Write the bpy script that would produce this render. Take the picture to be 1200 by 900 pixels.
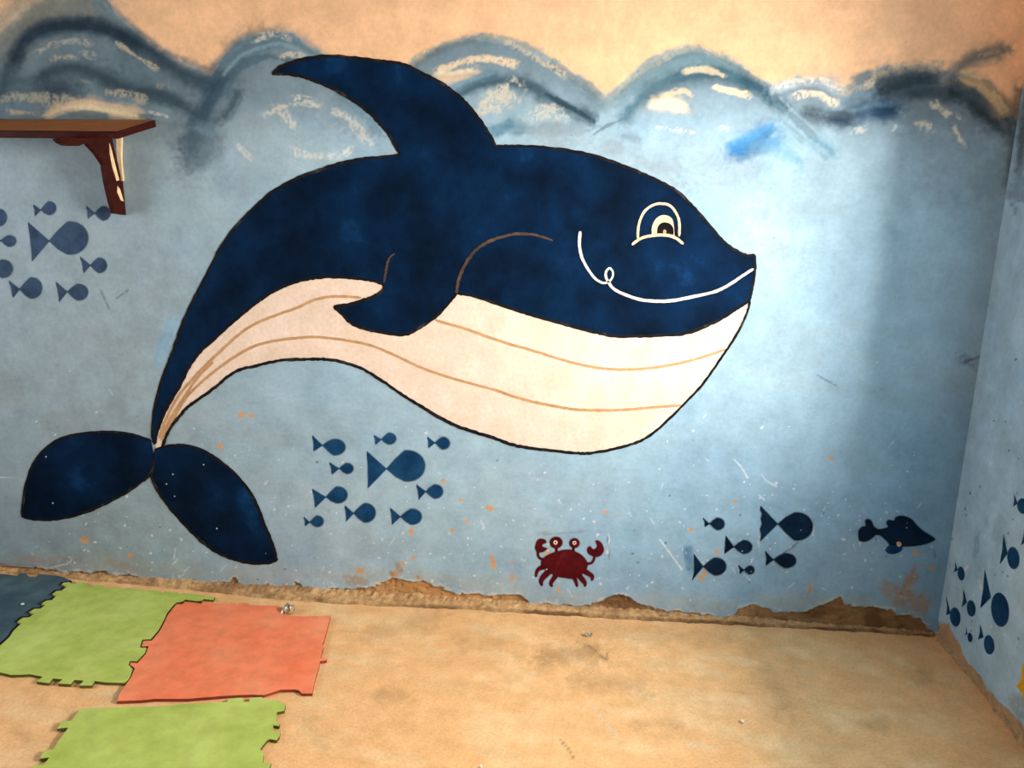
import bpy, math, random
import numpy as np
from mathutils import Matrix, Vector
from mathutils.geometry import tessellate_polygon

# ------------------------------------------------------------------ clear
for o in list(bpy.data.objects):
    bpy.data.objects.remove(o, do_unlink=True)
SC = bpy.context.scene
COL = SC.collection
random.seed(7)
RNG = np.random.default_rng(11)

# ------------------------------------------------------------------ camera
FPX = 900.0
PITCH, YAW, ROLL = map(math.radians, (13.19, 5.92, 0.95))
CAM = np.array([0.0, -2.739, 1.55])
XR = 1.325                                   # right wall plane


def cam_axes():
    cp, sp, cy, sy = math.cos(PITCH), math.sin(PITCH), math.cos(YAW), math.sin(YAW)
    w = np.array([-sy * cp, cy * cp, -sp])
    r0 = np.array([cy, sy, 0.0])
    u0 = np.cross(r0, w)
    r = math.cos(ROLL) * r0 + math.sin(ROLL) * u0
    u = -math.sin(ROLL) * r0 + math.cos(ROLL) * u0
    return r, u, w


AR, AU, AW = cam_axes()
cd = bpy.data.cameras.new('camera')
cd.sensor_fit = 'HORIZONTAL'
cd.sensor_width = 36.0
cd.lens = FPX * 36.0 / 1200.0
cd.clip_start = 0.05
cam = bpy.data.objects.new('camera', cd)
COL.objects.link(cam)
cam.matrix_world = Matrix(((AR[0], AU[0], -AW[0], CAM[0]), (AR[1], AU[1], -AW[1], CAM[1]),
                           (AR[2], AU[2], -AW[2], CAM[2]), (0, 0, 0, 1)))
SC.camera = cam

# ------------------------------------------------------------------ world, lights, exposure
wd = bpy.data.worlds.new('sky')
SC.world = wd
wd.use_nodes = True
wd.node_tree.nodes['Background'].inputs[0].default_value = (0.75, 0.86, 1.0, 1)
wd.node_tree.nodes['Background'].inputs[1].default_value = 1.0
SC.view_settings.view_transform = 'Standard'
SC.view_settings.look = 'None'
SC.view_settings.gamma = 1.0
SC.view_settings.use_curve_mapping = False
SC.view_settings.exposure = 0.14

ROOM_L, ROOM_F, ROOM_H = -3.3, -4.7, 3.0      # left wall x, front wall y, ceiling z
DOOR = (-1.0, 0.35, 0.0, 2.15)                # x0 x1 z0 z1 opening in the front wall
WIN = (-1.9, -0.8, 0.95, 2.05)                # y0 y1 z0 z1 opening in the left wall
WINR = (-2.05, -0.705, 1.00, 1.76)             # y0 y1 z0 z1 opening in the right wall, just out of frame
FILL_GAP = (0.55, 1.25, -0.80, -0.30)               # x0 x1 y0 y1 roof opening added to brighten the upper corner
WTH = 0.50                                    # thickness of the right wall


def area(name, loc, direction, sx, sy, power, color):
    ld = bpy.data.lights.new(name, 'AREA')
    ld.shape = 'RECTANGLE'
    ld.size, ld.size_y = sx, sy
    ld.energy = power
    ld.color = color
    o = bpy.data.objects.new(name, ld)
    COL.objects.link(o)
    o.location = loc
    o.rotation_euler = Vector(direction).to_track_quat('-Z', 'Z').to_euler()
    return o


area('door_daylight', ((DOOR[0] + DOOR[1]) / 2, ROOM_F - 0.1, (DOOR[2] + DOOR[3]) / 2), (0, 1, 0),
     DOOR[1] - DOOR[0], DOOR[3] - DOOR[2], 5, (1.0, 0.965, 0.91))
area('window_daylight', (ROOM_L - 0.1, (WIN[0] + WIN[1]) / 2, (WIN[2] + WIN[3]) / 2), (1, 0, 0),
     WIN[1] - WIN[0], WIN[3] - WIN[2], 33, (0.93, 0.97, 1.0))
area('side_window_daylight', (XR + WTH, (WINR[0] + WINR[1]) / 2, (WINR[2] + WINR[3]) / 2), (-1, 0, 0),
     WINR[1] - WINR[0], WINR[3] - WINR[2], 288, (1.0, 0.955, 0.88))
area('corner_fill_lamp', ((FILL_GAP[0] + FILL_GAP[1]) / 2, (FILL_GAP[2] + FILL_GAP[3]) / 2, ROOM_H + 0.1), (0, 0, -1),
     FILL_GAP[1] - FILL_GAP[0], FILL_GAP[3] - FILL_GAP[2], 4.5, (1.0, 0.955, 0.88))  # added lamp, lifts the upper wall near the corner

# ------------------------------------------------------------------ maths helpers


def ray(p):
    p = np.atleast_2d(np.asarray(p, float))
    return (p[:, :1] - 600) / FPX * AR - (p[:, 1:2] - 450) / FPX * AU + AW


def on_back(p, off=0.0):
    d = ray(p)
    t = (-off - CAM[1]) / d[:, 1]
    return CAM + t[:, None] * d


def on_right(p, off=0.0):
    d = ray(p)
    t = (XR - off - CAM[0]) / d[:, 0]
    return CAM + t[:, None] * d


def on_floor(p, z=0.0):
    d = ray(p)
    t = (z - CAM[2]) / d[:, 2]
    return CAM + t[:, None] * d


def on_x(p, x):
    d = ray(p)
    t = (x - CAM[0]) / d[:, 0]
    return CAM + t[:, None] * d


def to_px(P):
    d = P - CAM
    z = d @ AW
    z = np.where(z < 0.05, 0.05, z)
    return 600 + FPX * (d @ AR) / z, 450 - FPX * (d @ AU) / z


def lin(c):
    c = np.asarray(c, float) / 255.0
    return np.where(c <= 0.04045, c / 12.92, ((c + 0.055) / 1.055) ** 2.4)


_LAT = RNG.random((8, 256, 256))


def vnoise(x, y, k=0):
    L = _LAT[k % 8]
    xi = np.floor(x).astype(int)
    yi = np.floor(y).astype(int)
    fx = x - xi
    fy = y - yi
    fx = fx * fx * (3 - 2 * fx)
    fy = fy * fy * (3 - 2 * fy)
    a = L[xi & 255, yi & 255]
    b = L[(xi + 1) & 255, yi & 255]
    c = L[xi & 255, (yi + 1) & 255]
    d = L[(xi + 1) & 255, (yi + 1) & 255]
    return (a * (1 - fx) + b * fx) * (1 - fy) + (c * (1 - fx) + d * fx) * fy


def fbm(x, y, k=0, octv=4):
    s = 0.0
    a = 0.5
    n = 0.0
    for i in range(octv):
        s = s + a * vnoise(x * 2 ** i + 17.3 * i, y * 2 ** i + 5.1 * i, k + i)
        n += a
        a *= 0.55
    return s / n


def sstep(a, b, x):
    t = np.clip((x - a) / (b - a), 0, 1)
    return t * t * (3 - 2 * t)


def smooth(pts, n=6, closed=False):
    P = [np.asarray(p, float) for p in pts]
    m = len(P)
    out = []
    rng = range(m if closed else m - 1)
    for i in rng:
        p0 = P[(i - 1) % m] if closed or i > 0 else P[i]
        p1 = P[i]
        p2 = P[(i + 1) % m]
        p3 = P[(i + 2) % m] if closed or i + 2 < m else P[(i + 1) % m]
        for k in range(n):
            t = k / n
            out.append(0.5 * ((2 * p1) + (-p0 + p2) * t + (2 * p0 - 5 * p1 + 4 * p2 - p3) * t * t +
                              (-p0 + 3 * p1 - 3 * p2 + p3) * t ** 3))
    if not closed:
        out.append(P[-1])
    return np.array(out)


# ------------------------------------------------------------------ material helpers
def new_mat(name, rough=0.8):
    m = bpy.data.materials.new(name)
    m.use_nodes = True
    b = m.node_tree.nodes['Principled BSDF']
    b.inputs['Roughness'].default_value = rough
    b.inputs['Specular IOR Level'].default_value = 0.05
    return m, m.node_tree, b


def noise(nt, scale, detail=4, rough=0.55, coord='Object', vec=None):
    n = nt.nodes.new('ShaderNodeTexNoise')
    n.inputs['Scale'].default_value = scale
    n.inputs['Detail'].default_value = detail
    n.inputs['Roughness'].default_value = rough
    if vec is None:
        g = nt.nodes.new('ShaderNodeNewGeometry')
        vec = g.outputs['Position']
    nt.links.new(vec, n.inputs['Vector'])
    return n.outputs['Fac']


def ramp(nt, fac, stops):
    r = nt.nodes.new('ShaderNodeValToRGB')
    while len(r.color_ramp.elements) > len(stops):
        r.color_ramp.elements.remove(r.color_ramp.elements[-1])
    while len(r.color_ramp.elements) < len(stops):
        r.color_ramp.elements.new(1.0)
    for e, (p, c) in zip(r.color_ramp.elements, stops):
        e.position = p
        e.color = (*lin(c), 1) if len(c) == 3 else c
    nt.links.new(fac, r.inputs[0])
    return r.outputs[0]


def mix(nt, fac, a, b, mode='MIX'):
    n = nt.nodes.new('ShaderNodeMix')
    n.data_type = 'RGBA'
    n.blend_type = mode
    for s, v in ((n.inputs[0], fac), (n.inputs[6], a), (n.inputs[7], b)):
        if hasattr(v, 'is_linked') or hasattr(v, 'links'):
            nt.links.new(v, s)
        elif isinstance(v, (int, float)):
            s.default_value = v
        else:
            s.default_value = (*lin(v), 1)
    return n.outputs[2]


def math_n(nt, op, a, b=0.0):
    n = nt.nodes.new('ShaderNodeMath')
    n.operation = op
    for s, v in ((n.inputs[0], a), (n.inputs[1], b)):
        if hasattr(v, 'links'):
            nt.links.new(v, s)
        else:
            s.default_value = v
    return n.outputs[0]


def add_bump(nt, bsdf, h, strength=0.3, dist=0.004):
    b = nt.nodes.new('ShaderNodeBump')
    b.inputs['Strength'].default_value = strength
    b.inputs['Distance'].default_value = dist
    nt.links.new(h, b.inputs['Height'])
    nt.links.new(b.outputs[0], bsdf.inputs['Normal'])


def attr(nt, name):
    a = nt.nodes.new('ShaderNodeAttribute')
    a.attribute_name = name
    return a


def specks(nt, scale, lo, hi):
    v = nt.nodes.new('ShaderNodeTexVoronoi')
    v.inputs['Scale'].default_value = scale
    g = nt.nodes.new('ShaderNodeNewGeometry')
    nt.links.new(g.outputs['Position'], v.inputs['Vector'])
    m = nt.nodes.new('ShaderNodeMapRange')
    m.inputs[1].default_value = hi
    m.inputs[2].default_value = lo
    nt.links.new(v.outputs['Distance'], m.inputs[0])
    # only some cells
    sep = nt.nodes.new('ShaderNodeSeparateColor')
    nt.links.new(v.outputs['Color'], sep.inputs[0])
    k = math_n(nt, 'GREATER_THAN', sep.outputs[0], 0.80)
    return math_n(nt, 'MULTIPLY', m.outputs[0], k)


def painted_wall_mat():
    m, nt, b = new_mat('painted_plaster', 0.72)
    a = attr(nt, 'paint')
    f1 = noise(nt, 9, 6, 0.65)
    f2 = noise(nt, 60, 4, 0.6)
    v = ramp(nt, f1, [(0.3, (222, 222, 222)), (0.7, (255, 255, 255))])
    c = mix(nt, 1.0, a.outputs['Color'], v, 'MULTIPLY')
    v2 = ramp(nt, f2, [(0.3, (232, 234, 236)), (0.62, (255, 255, 255))])
    c = mix(nt, 0.6, c, v2, 'MULTIPLY')
    sp = specks(nt, 38, 0.05, 0.12)
    k = attr(nt, 'wear')
    sp = math_n(nt, 'MULTIPLY', sp, k.outputs['Fac'])
    c = mix(nt, sp, c, (228, 232, 232))
    sp2 = specks(nt, 23, 0.03, 0.07)
    c = mix(nt, math_n(nt, 'MULTIPLY', sp2, 0.4), c, (70, 80, 88))
    nt.links.new(c, b.inputs['Base Color'])
    h = math_n(nt, 'ADD', noise(nt, 160, 3), math_n(nt, 'MULTIPLY', noise(nt, 22, 4), 1.6))
    add_bump(nt, b, h, 0.2, 0.003)
    return m


def simple_paint(name, stops, scale=7, rough=0.7, speck=None, bump=0.18, cover=False, stretch=None, detail=5, nr=0.6):
    m, nt, b = new_mat(name, rough)
    vec = None
    if stretch:
        mp = nt.nodes.new('ShaderNodeMapping')
        mp.inputs['Scale'].default_value = stretch
        g = nt.nodes.new('ShaderNodeNewGeometry')
        nt.links.new(g.outputs['Position'], mp.inputs['Vector'])
        vec = mp.outputs[0]
    c = ramp(nt, noise(nt, scale, detail, nr, vec=vec), stops)
    v2 = ramp(nt, noise(nt, 70, 4, 0.6), [(0.3, (228, 228, 228)), (0.65, (255, 255, 255))])
    c = mix(nt, 0.6, c, v2, 'MULTIPLY')
    if speck:
        c = mix(nt, specks(nt, 30, 0.05, 0.12), c, speck)
    nt.links.new(c, b.inputs['Base Color'])
    h = math_n(nt, 'ADD', noise(nt, 160, 3), math_n(nt, 'MULTIPLY', noise(nt, 22, 4), 1.6))
    add_bump(nt, b, h, bump, 0.0035)
    if cover:
        a = attr(nt, 'cover')
        t = nt.nodes.new('ShaderNodeBsdfTransparent')
        mx = nt.nodes.new('ShaderNodeMixShader')
        jit = math_n(nt, 'MULTIPLY', math_n(nt, 'SUBTRACT', noise(nt, 220, 3), 0.5), 0.5)
        f = math_n(nt, 'ADD', a.outputs['Fac'], math_n(nt, 'MULTIPLY', jit, math_n(nt, 'MULTIPLY', a.outputs['Fac'], 1.0)))
        mr = nt.nodes.new('ShaderNodeClamp')
        nt.links.new(f, mr.inputs[0])
        nt.links.new(mr.outputs[0], mx.inputs[0])
        nt.links.new(t.outputs[0], mx.inputs[1])
        nt.links.new(b.outputs[0], mx.inputs[2])
        nt.links.new(mx.outputs[0], nt.nodes['Material Output'].inputs[0])
    return m


# ------------------------------------------------------------------ object helpers
def tag(o, label=None, cat=None, group=None, kind=None):
    for k, v in (('label', label), ('category', cat), ('group', group), ('kind', kind)):
        if v:
            o[k] = v
    return o


def link(name, me, mat, parent=None, loc=None):
    o = bpy.data.objects.new(name, me)
    COL.objects.link(o)
    if mat is not None:
        me.materials.append(mat)
    if parent is not None:
        o.parent = parent
    if loc is not None:
        o.location = loc
    return o


def empty(name, loc, label, cat, group=None):
    o = bpy.data.objects.new(name, None)
    COL.objects.link(o)
    o.location = tuple(float(v) for v in loc)
    o.empty_display_size = 0.05
    return tag(o, label, cat, group)


def mesh_np(name, verts, faces):
    me = bpy.data.meshes.new(name)
    me.from_pydata([tuple(map(float, v)) for v in verts], [], [tuple(map(int, f)) for f in faces])
    me.update()
    return me


def grid_mesh(name, P, nu, nv, colors=None, wear=None, extra=None, flip=False):
    """P (nv*nu,3) row-major; builds quads fast; extra = (verts, quads) appended."""
    idx = np.arange(nu * nv).reshape(nv, nu)
    q = np.stack([idx[:-1, :-1], idx[:-1, 1:], idx[1:, 1:], idx[1:, :-1]], -1).reshape(-1, 4)
    if flip:
        q = q[:, ::-1]
    if extra is not None:
        ev, eq = extra
        q = np.concatenate([q, np.asarray(eq) + len(P)])
        n0 = len(P)
        P = np.concatenate([P, np.asarray(ev, float)])
        if colors is not None:
            colors = np.concatenate([colors, np.tile(colors[:1], (len(ev), 1))])
        if wear is not None:
            wear = np.concatenate([wear, np.zeros(len(ev))])
    me = bpy.data.meshes.new(name)
    me.vertices.add(len(P))
    me.vertices.foreach_set('co', P.astype(np.float32).ravel())
    me.loops.add(q.size)
    me.loops.foreach_set('vertex_index', q.astype(np.int32).ravel())
    me.polygons.add(len(q))
    me.polygons.foreach_set('loop_start', np.arange(0, q.size, 4, dtype=np.int32))
    me.polygons.foreach_set('loop_total', np.full(len(q), 4, dtype=np.int32))
    me.update(calc_edges=True)
    if colors is not None:
        a = me.attributes.new('paint', 'FLOAT_COLOR', 'POINT')
        a.data.foreach_set('color', np.concatenate([colors, np.ones((len(colors), 1))], 1).astype(np.float32).ravel())
    if wear is not None:
        a = me.attributes.new('wear', 'FLOAT', 'POINT')
        a.data.foreach_set('value', wear.astype(np.float32))
    return me


BOXQ = [(0, 1, 2, 3), (7, 6, 5, 4), (0, 4, 5, 1), (1, 5, 6, 2), (2, 6, 7, 3), (3, 7, 4, 0)]


def box_v(x0, x1, y0, y1, z0, z1):
    return [(x0, y0, z0), (x0, y1, z0), (x1, y1, z0), (x1, y0, z0), (x0, y0, z1), (x0, y1, z1), (x1, y1, z1), (x1, y0, z1)]


def boxes_mesh(name, bl):
    V, F = [], []
    for b in bl:
        n = len(V)
        V += box_v(*b)
        F += [tuple(i + n for i in q) for q in BOXQ]
    return mesh_np(name, V, F)


# ------------------------------------------------------------------ painter: brush work laid on a grid of wall points
class Painter:
    def __init__(self, P, su, sv):
        self.P = P
        self.U, self.V = to_px(P)                # traced drawing coordinates of every wall point
        self.a, self.b = su, sv                  # metres along the wall, for the grain of the paint
        self.C = np.zeros((len(P), 3))
        self.seed = 0

    def fill(self, mask, col):
        c = lin(col)
        self.C = self.C * (1 - mask[:, None]) + c * mask[:, None]

    def stroke(self, pts, w, col, alpha=1.0, dry=0.2, soft=0.45, sm=True):
        self.seed += 1
        L = smooth(pts, 5) if sm and len(pts) > 2 else np.array(pts, float)
        m = w * 1.2 + 6
        lo, hi = L.min(0) - m, L.max(0) + m
        sel = np.where((self.U > lo[0]) & (self.U < hi[0]) & (self.V > lo[1]) & (self.V < hi[1]))[0]
        if not len(sel):
            return
        u, v = self.U[sel], self.V[sel]
        best = np.full(len(sel), 1e9)
        tt = np.zeros(len(sel))
        sd = np.zeros(len(sel))
        acc = 0.0
        for p, q in zip(L[:-1], L[1:]):
            d = q - p
            ln = math.hypot(*d) + 1e-9
            t = np.clip(((u - p[0]) * d[0] + (v - p[1]) * d[1]) / ln ** 2, 0, 1)
            ex, ey = u - p[0] - t * d[0], v - p[1] - t * d[1]
            dd = np.hypot(ex, ey)
            k = dd < best
            best = np.where(k, dd, best)
            tt = np.where(k, acc + t * ln, tt)
            sd = np.where(k, np.sign(d[0] * ey - d[1] * ex) * dd, sd)
            acc += ln
        s = self.seed
        wob = (fbm(tt / 26 + 9 * s, sd * 0 + s, s, 3) - 0.5) * w * 0.7 + (fbm(u / 7, v / 7, s + 2, 3) - 0.5) * w * 0.55
        prof = 1 - sstep(0.5 * w * (1 - soft), 0.5 * w * (1 + soft * 0.7), best + wob)
        ends = sstep(-2, w * 0.5, tt + (fbm(u / 5, v / 5, s, 2) - .5) * w) * (1 - sstep(acc - w * 0.3, acc + 3, tt + (fbm(u / 5, v / 5, s + 1, 2) - .5) * w))
        ends = np.where(acc < w * 1.2, 1.0, ends)
        streak = 0.3 * fbm(tt / 14 + 3 * s, sd / 1.6, s, 3) + 0.7 * fbm(u / 2.6, v / 3.4, s + 3, 3)
        streak = sstep(dry * 0.95 - 0.16, dry * 0.95 + 0.12, streak)
        al = alpha * prof * ends * (streak if dry > 0 else 1.0)
        c = lin(col)
        self.C[sel] = self.C[sel] * (1 - al[:, None]) + c * al[:, None]

    def brush(self, pts, w, col, alpha=1.0, dry=0.2, soft=0.45, sm=True):
        """a loaded brush: one soft pass, then bristle tracks of slightly different paint."""
        if w < 8.5 or dry > .4:
            self.stroke(pts, w, col, alpha, dry, soft, sm)
            return
        self.stroke(pts, w * 1.3, col, alpha * .62, dry * .8, .95, sm)
        self.stroke(pts, w * .8, col, alpha * .5, dry + .1, .9, sm)
        r = random.Random(self.seed * 13 + 5)
        L = np.array(pts, float)
        t = np.gradient(L, axis=0)
        t /= np.linalg.norm(t, axis=1)[:, None] + 1e-9
        nr = np.stack([-t[:, 1], t[:, 0]], -1)
        for k in range(5):
            o = r.uniform(-.5, .5) * w
            o2 = o + r.uniform(-.18, .18) * w
            sh = np.linspace(o, o2, len(L))
            f = r.choice((.72, .82, .92, 1.06, 1.22, 1.4))
            c2 = tuple(min(255, v * f + (4 if f > 1 else 0)) for v in col)
            tk = L + nr * sh[:, None]
            if len(tk) > 3 and r.random() < .5:
                a0 = r.randint(0, len(tk) - 3)
                tk = tk[a0:a0 + r.randint(3, len(tk))]
            self.stroke([tuple(p) for p in tk], w * r.uniform(.25, .5), c2, alpha * .38, .36, .95, sm)

    def chip(self, u0, v0, ru, rv, col, alpha=1.0, rot=0.0):
        self.seed += 1
        m = max(ru, rv) * 1.8 + 1
        sel = np.where((abs(self.U - u0) < m) & (abs(self.V - v0) < m))[0]
        if not len(sel):
            return
        du, dv = self.U[sel] - u0, self.V[sel] - v0
        c_, s_ = math.cos(rot), math.sin(rot)
        r = np.hypot((du * c_ + dv * s_) / ru, (-du * s_ + dv * c_) / rv)
        r = r + (fbm(du / 3 + 31 * self.seed, dv / 3, self.seed, 2) - 0.5) * 0.9
        al = (alpha * (1 - sstep(0.75, 1.15, r)))[:, None]
        self.C[sel] = self.C[sel] * (1 - al) + lin(col) * al


OCHRE = (254, 202, 157)
PALE = (214, 206, 190)

# ------------------------------------------------------------------ wall_back
ER = np.array([(-80, 655), (0, 661), (10, 662), (22, 668), (45, 666), (65, 668), (75, 672), (95, 671), (115, 669), (135, 674), (160, 676), (180, 679),
               (220, 682), (260, 685), (268, 682), (276, 678), (282, 686), (300, 689), (308, 689), (313, 683), (320, 690), (340, 688),
               (346, 682), (356, 690), (380, 692), (400, 691), (430, 689), (444, 686), (458, 679), (480, 681), (496, 683),
               (516, 688), (528, 694), (536, 697), (560, 697), (580, 699), (604, 698), (612, 699), (622, 706), (640, 708), (660, 708),
               (680, 713), (696, 707), (707, 703), (717, 699), (729, 697), (739, 699), (745, 705), (752, 711), (767, 713),
               (780, 716), (793, 717), (820, 720), (845, 724), (860, 722), (866, 714), (882, 709), (892, 713), (908, 717), (942, 718),
               (957, 712), (973, 704), (985, 699), (990, 709), (1016, 711), (1033, 712), (1055, 721), (1077, 723),
               (1085, 734), (1096, 743), (1120, 750)], float)
BND = np.array([(-200, 40), (-20, 50), (0, 38), (15, 22), (40, 6), (60, -6), (120, -6), (135, 14), (150, 30), (170, 45), (185, 60), (205, 72), (225, 80),
                (248, 87), (255, 75), (265, 62), (280, 50), (300, 42), (325, 36), (345, 40), (360, 50), (375, 60), (395, 80),
                (460, 84), (475, 75), (490, 66), (510, 55), (540, 43), (565, 41), (590, 43), (615, 51), (640, 63), (660, 75),
                (680, 89), (700, 104), (711, 112), (725, 101), (740, 86), (760, 69), (780, 59), (805, 54), (825, 57), (850, 67), (870, 79),
                (890, 92), (905, 98), (930, 92), (955, 90), (970, 95), (985, 103), (995, 101), (1005, 88), (1025, 80), (1045, 75),
                (1075, 75), (1100, 79), (1118, 85), (1135, 82), (1150, 88), (1165, 100), (1180, 122), (1192, 140), (1260, 120)], float)

gx = np.concatenate([np.linspace(ROOM_L, -2.30, 12)[:-1], np.arange(-2.30, XR + 0.001, 0.0036), [XR + 0.01]])
gx = np.clip(gx, ROOM_L, XR + 0.004)
gz = np.concatenate([np.arange(0.0, 2.33, 0.0036), np.linspace(2.33, ROOM_H, 10)])
NX, NZ = len(gx), len(gz)
X, Z = np.meshgrid(gx, gz)
X, Z = X.ravel(), Z.ravel()
P = np.stack([X, np.zeros_like(X), Z], -1)
pt = Painter(P, X, Z)
U, V = pt.U, pt.V
# plain blue paint, brushed in uneven patches
pt.C[:] = lin((163, 192, 208))
n1 = fbm(X * 2.2, Z * 2.2, 1, 5)
n2 = fbm(X * 6, Z * 6, 3, 5)
pt.fill(sstep(0.42, 0.72, n1) * 0.55, (176, 198, 208))
pt.fill(sstep(0.48, 0.8, n2) * 0.5, (146, 178, 200))
pt.fill(sstep(0.5, 0.75, fbm(X * 3 + 9, Z * 9, 5, 5)) * 0.4, (158, 176, 184))
# bluer paint low on the right half, greyer and dirtier on the left
pt.fill(sstep(500, 800, U) * sstep(430, 620, V) * (0.3 + 0.4 * n2), (138, 178, 206))
pt.fill(sstep(1000, 1090, U) * sstep(420, 540, V) * .6, (126, 174, 206))
pt.fill((1 - sstep(60, 330, U)) * sstep(300, 470, V) * sstep(0.3, 0.65, n2) * 0.75, (146, 158, 160))
pt.fill((1 - sstep(80, 420, U)) * sstep(110, 160, V) * 0.6, (150, 160, 164))
# wave zone
ub = np.interp(U, BND[:, 0], BND[:, 1])
below = V - ub + (fbm(X * 30, Z * 30, 2, 4) - 0.5) * 13
band = sstep(-2, 4, below)
wash = (1 - sstep(70, 165, V - 0.25 * np.abs(U - 600) / 6)) * band
pt.fill(wash * (0.65 + 0.35 * n2), (116, 134, 146))
pt.fill(wash * sstep(980, 1060, U) * .5, (122, 130, 134))
pt.fill(wash * (1 - sstep(180, 380, U)) * 0.7, (104, 122, 130))
pt.fill(1 - band, OCHRE)
S = pt.brush
W_ = pt.stroke
W_([(45, 78), (80, 66), (115, 76)], 46, (98, 114, 122), .55, .15, .9)
W_([(20, 110), (60, 112), (110, 112)], 36, (96, 112, 118), .6, .2, .9)
W_([(130, 76), (180, 100), (235, 116)], 38, (94, 114, 126), .6, .2, .9)
W_([(250, 110), (235, 150), (218, 190)], 56, (98, 118, 130), .55, .15, .95)
W_([(300, 80), (350, 100), (420, 150)], 60, (128, 148, 160), .5, .15, .95)
W_([(1040, 130), (1100, 130), (1160, 150)], 50, (104, 116, 122), .5, .2, .95)
W_([(1100, 170), (1140, 200), (1160, 230)], 90, (130, 140, 146), .45, .15, .95)
# left wave
S([(-15, 75), (5, 40), (40, 12), (75, -2), (115, -4)], 46, (142, 138, 122), .8, .35)
S([(110, -2), (150, 34), (190, 66), (246, 90)], 16, (98, 116, 124), .9, .3)
S([(6, 118), (12, 82), (25, 52), (50, 33), (90, 27), (120, 33), (150, 48), (185, 70), (215, 90), (250, 104)], 20, (42, 60, 74), .92, .22)
S([(18, 75), (28, 50), (55, 33), (95, 30), (130, 38), (160, 55)], 11, (34, 50, 66), .85, .25)
S([(0, 108), (30, 100), (60, 98)], 22, (84, 104, 112), .7, .25)
S([(42, 97), (58, 84), (85, 79), (112, 86), (142, 101), (180, 110), (212, 122)], 17, (56, 76, 86), .85, .25)
S([(56, 106), (70, 108), (82, 106)], 24, (50, 66, 76), .8, .25)
S([(165, 108), (195, 114), (215, 124), (232, 134)], 10, (60, 80, 94), .7, .3)
S([(40, 62), (60, 53), (85, 48), (108, 51)], 9, (172, 168, 154), .85, .5)
S([(62, 69), (75, 66), (90, 68)], 7, (182, 172, 152), .8, .45)
S([(95, 62), (112, 66)], 7, (168, 166, 156), .7, .5)
S([(138, 51), (160, 66), (184, 81)], 5, (196, 180, 156), .8, .4)
S([(90, 93), (104, 96)], 5, (150, 150, 140), .7, .5)
S([(120, 108), (148, 110), (168, 117)], 10, (186, 176, 154), .85, .45)
S([(182, 98), (205, 103)], 8, (140, 148, 146), .7, .5)
S([(0, 116), (35, 114), (80, 120)], 13, (176, 170, 150), .8, .45)
S([(10, 131), (40, 133)], 6, (220, 196, 162), .8, .45)
S([(50, 135), (84, 124), (120, 127), (168, 137)], 13, (246, 206, 164), 1, .28)
S([(78, 135), (100, 133), (126, 137)], 8, (120, 134, 136), .9, .2)
S([(160, 136), (182, 136)], 8, (110, 128, 134), .9, .3)
S([(175, 131), (196, 137)], 4, (214, 214, 206), .8, .5)
S([(332, 42), (300, 48), (276, 66), (258, 92), (246, 118), (230, 150), (216, 182)], 26, (62, 86, 102), .8, .2)
S([(262, 86), (250, 108), (238, 130), (226, 152)], 14, (46, 68, 84), .8, .25)
S([(214, 176), (226, 186), (240, 170)], 34, (88, 108, 122), .6, .2, .8)
S([(281, 104), (270, 126), (258, 140)], 14, (58, 84, 100), .7, .3)
S([(228, 150), (245, 160)], 16, (112, 138, 152), .6, .4)
S([(277, 168), (286, 178), (297, 188)], 6, (206, 210, 206), .9, .45)
# wave behind the fin
S([(256, 84), (276, 62), (300, 50), (330, 44), (356, 54), (382, 72), (404, 98), (428, 124)], 15, (112, 138, 150), .9, .15)
S([(270, 90), (290, 74), (318, 66), (345, 72)], 8, (78, 106, 122), .7, .3)
S([(298, 46), (320, 40), (340, 46)], 7, (206, 202, 190), .85, .5)
S([(326, 67), (340, 64), (356, 67)], 7, (214, 204, 186), .85, .45)
S([(392, 104), (420, 128), (444, 156)], 14, (92, 122, 138), .65, .25)
S([(312, 134), (326, 128), (345, 150)], 11, (214, 212, 204), .9, .52)
S([(340, 115), (356, 116), (374, 122)], 8, (212, 210, 202), .9, .52)
S([(392, 130), (414, 146), (434, 168)], 11, (212, 210, 204), .9, .52)
S([(340, 176), (362, 182), (398, 182), (412, 174)], 9, (220, 220, 214), .9, .56)
S([(322, 128), (345, 122), (372, 124)], 5, (214, 206, 190), .8, .5)
# third wave
S([(478, 78), (510, 58), (545, 46), (580, 45), (615, 54), (650, 74), (685, 98), (709, 116)], 11, (176, 168, 148), .9, .48)
S([(486, 86), (520, 64), (560, 54), (600, 60), (640, 80), (680, 107), (702, 128)], 18, (120, 142, 154), .95, .08)
S([(512, 84), (540, 73), (565, 68), (604, 75)], 9, (236, 210, 176), .95, .42)
S([(590, 48), (625, 66), (662, 88)], 9, (206, 190, 164), .85, .5)
S([(510, 92), (530, 91), (554, 86)], 13, (248, 212, 176), 1, .15)
S([(528, 106), (548, 96), (580, 86)], 9, (104, 136, 152), .9, .2)
S([(532, 114), (558, 101), (585, 95), (605, 97), (630, 106), (655, 121), (676, 131), (696, 138)], 14, (52, 80, 94), .92, .18)
S([(640, 110), (672, 128), (696, 142)], 7, (40, 62, 76), .8, .25)
S([(556, 134), (578, 119), (602, 106)], 22, (208, 200, 182), .9, .46)
S([(618, 140), (640, 129), (660, 138)], 19, (206, 202, 192), .9, .5)
S([(570, 156), (584, 152), (600, 144)], 12, (82, 134, 160), .8, .25)
W_([(600, 150), (640, 152), (690, 150)], 14, (132, 150, 158), .6, .2)
S([(600, 152), (612, 150)], 10, (96, 140, 160), .6, .3)
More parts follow.
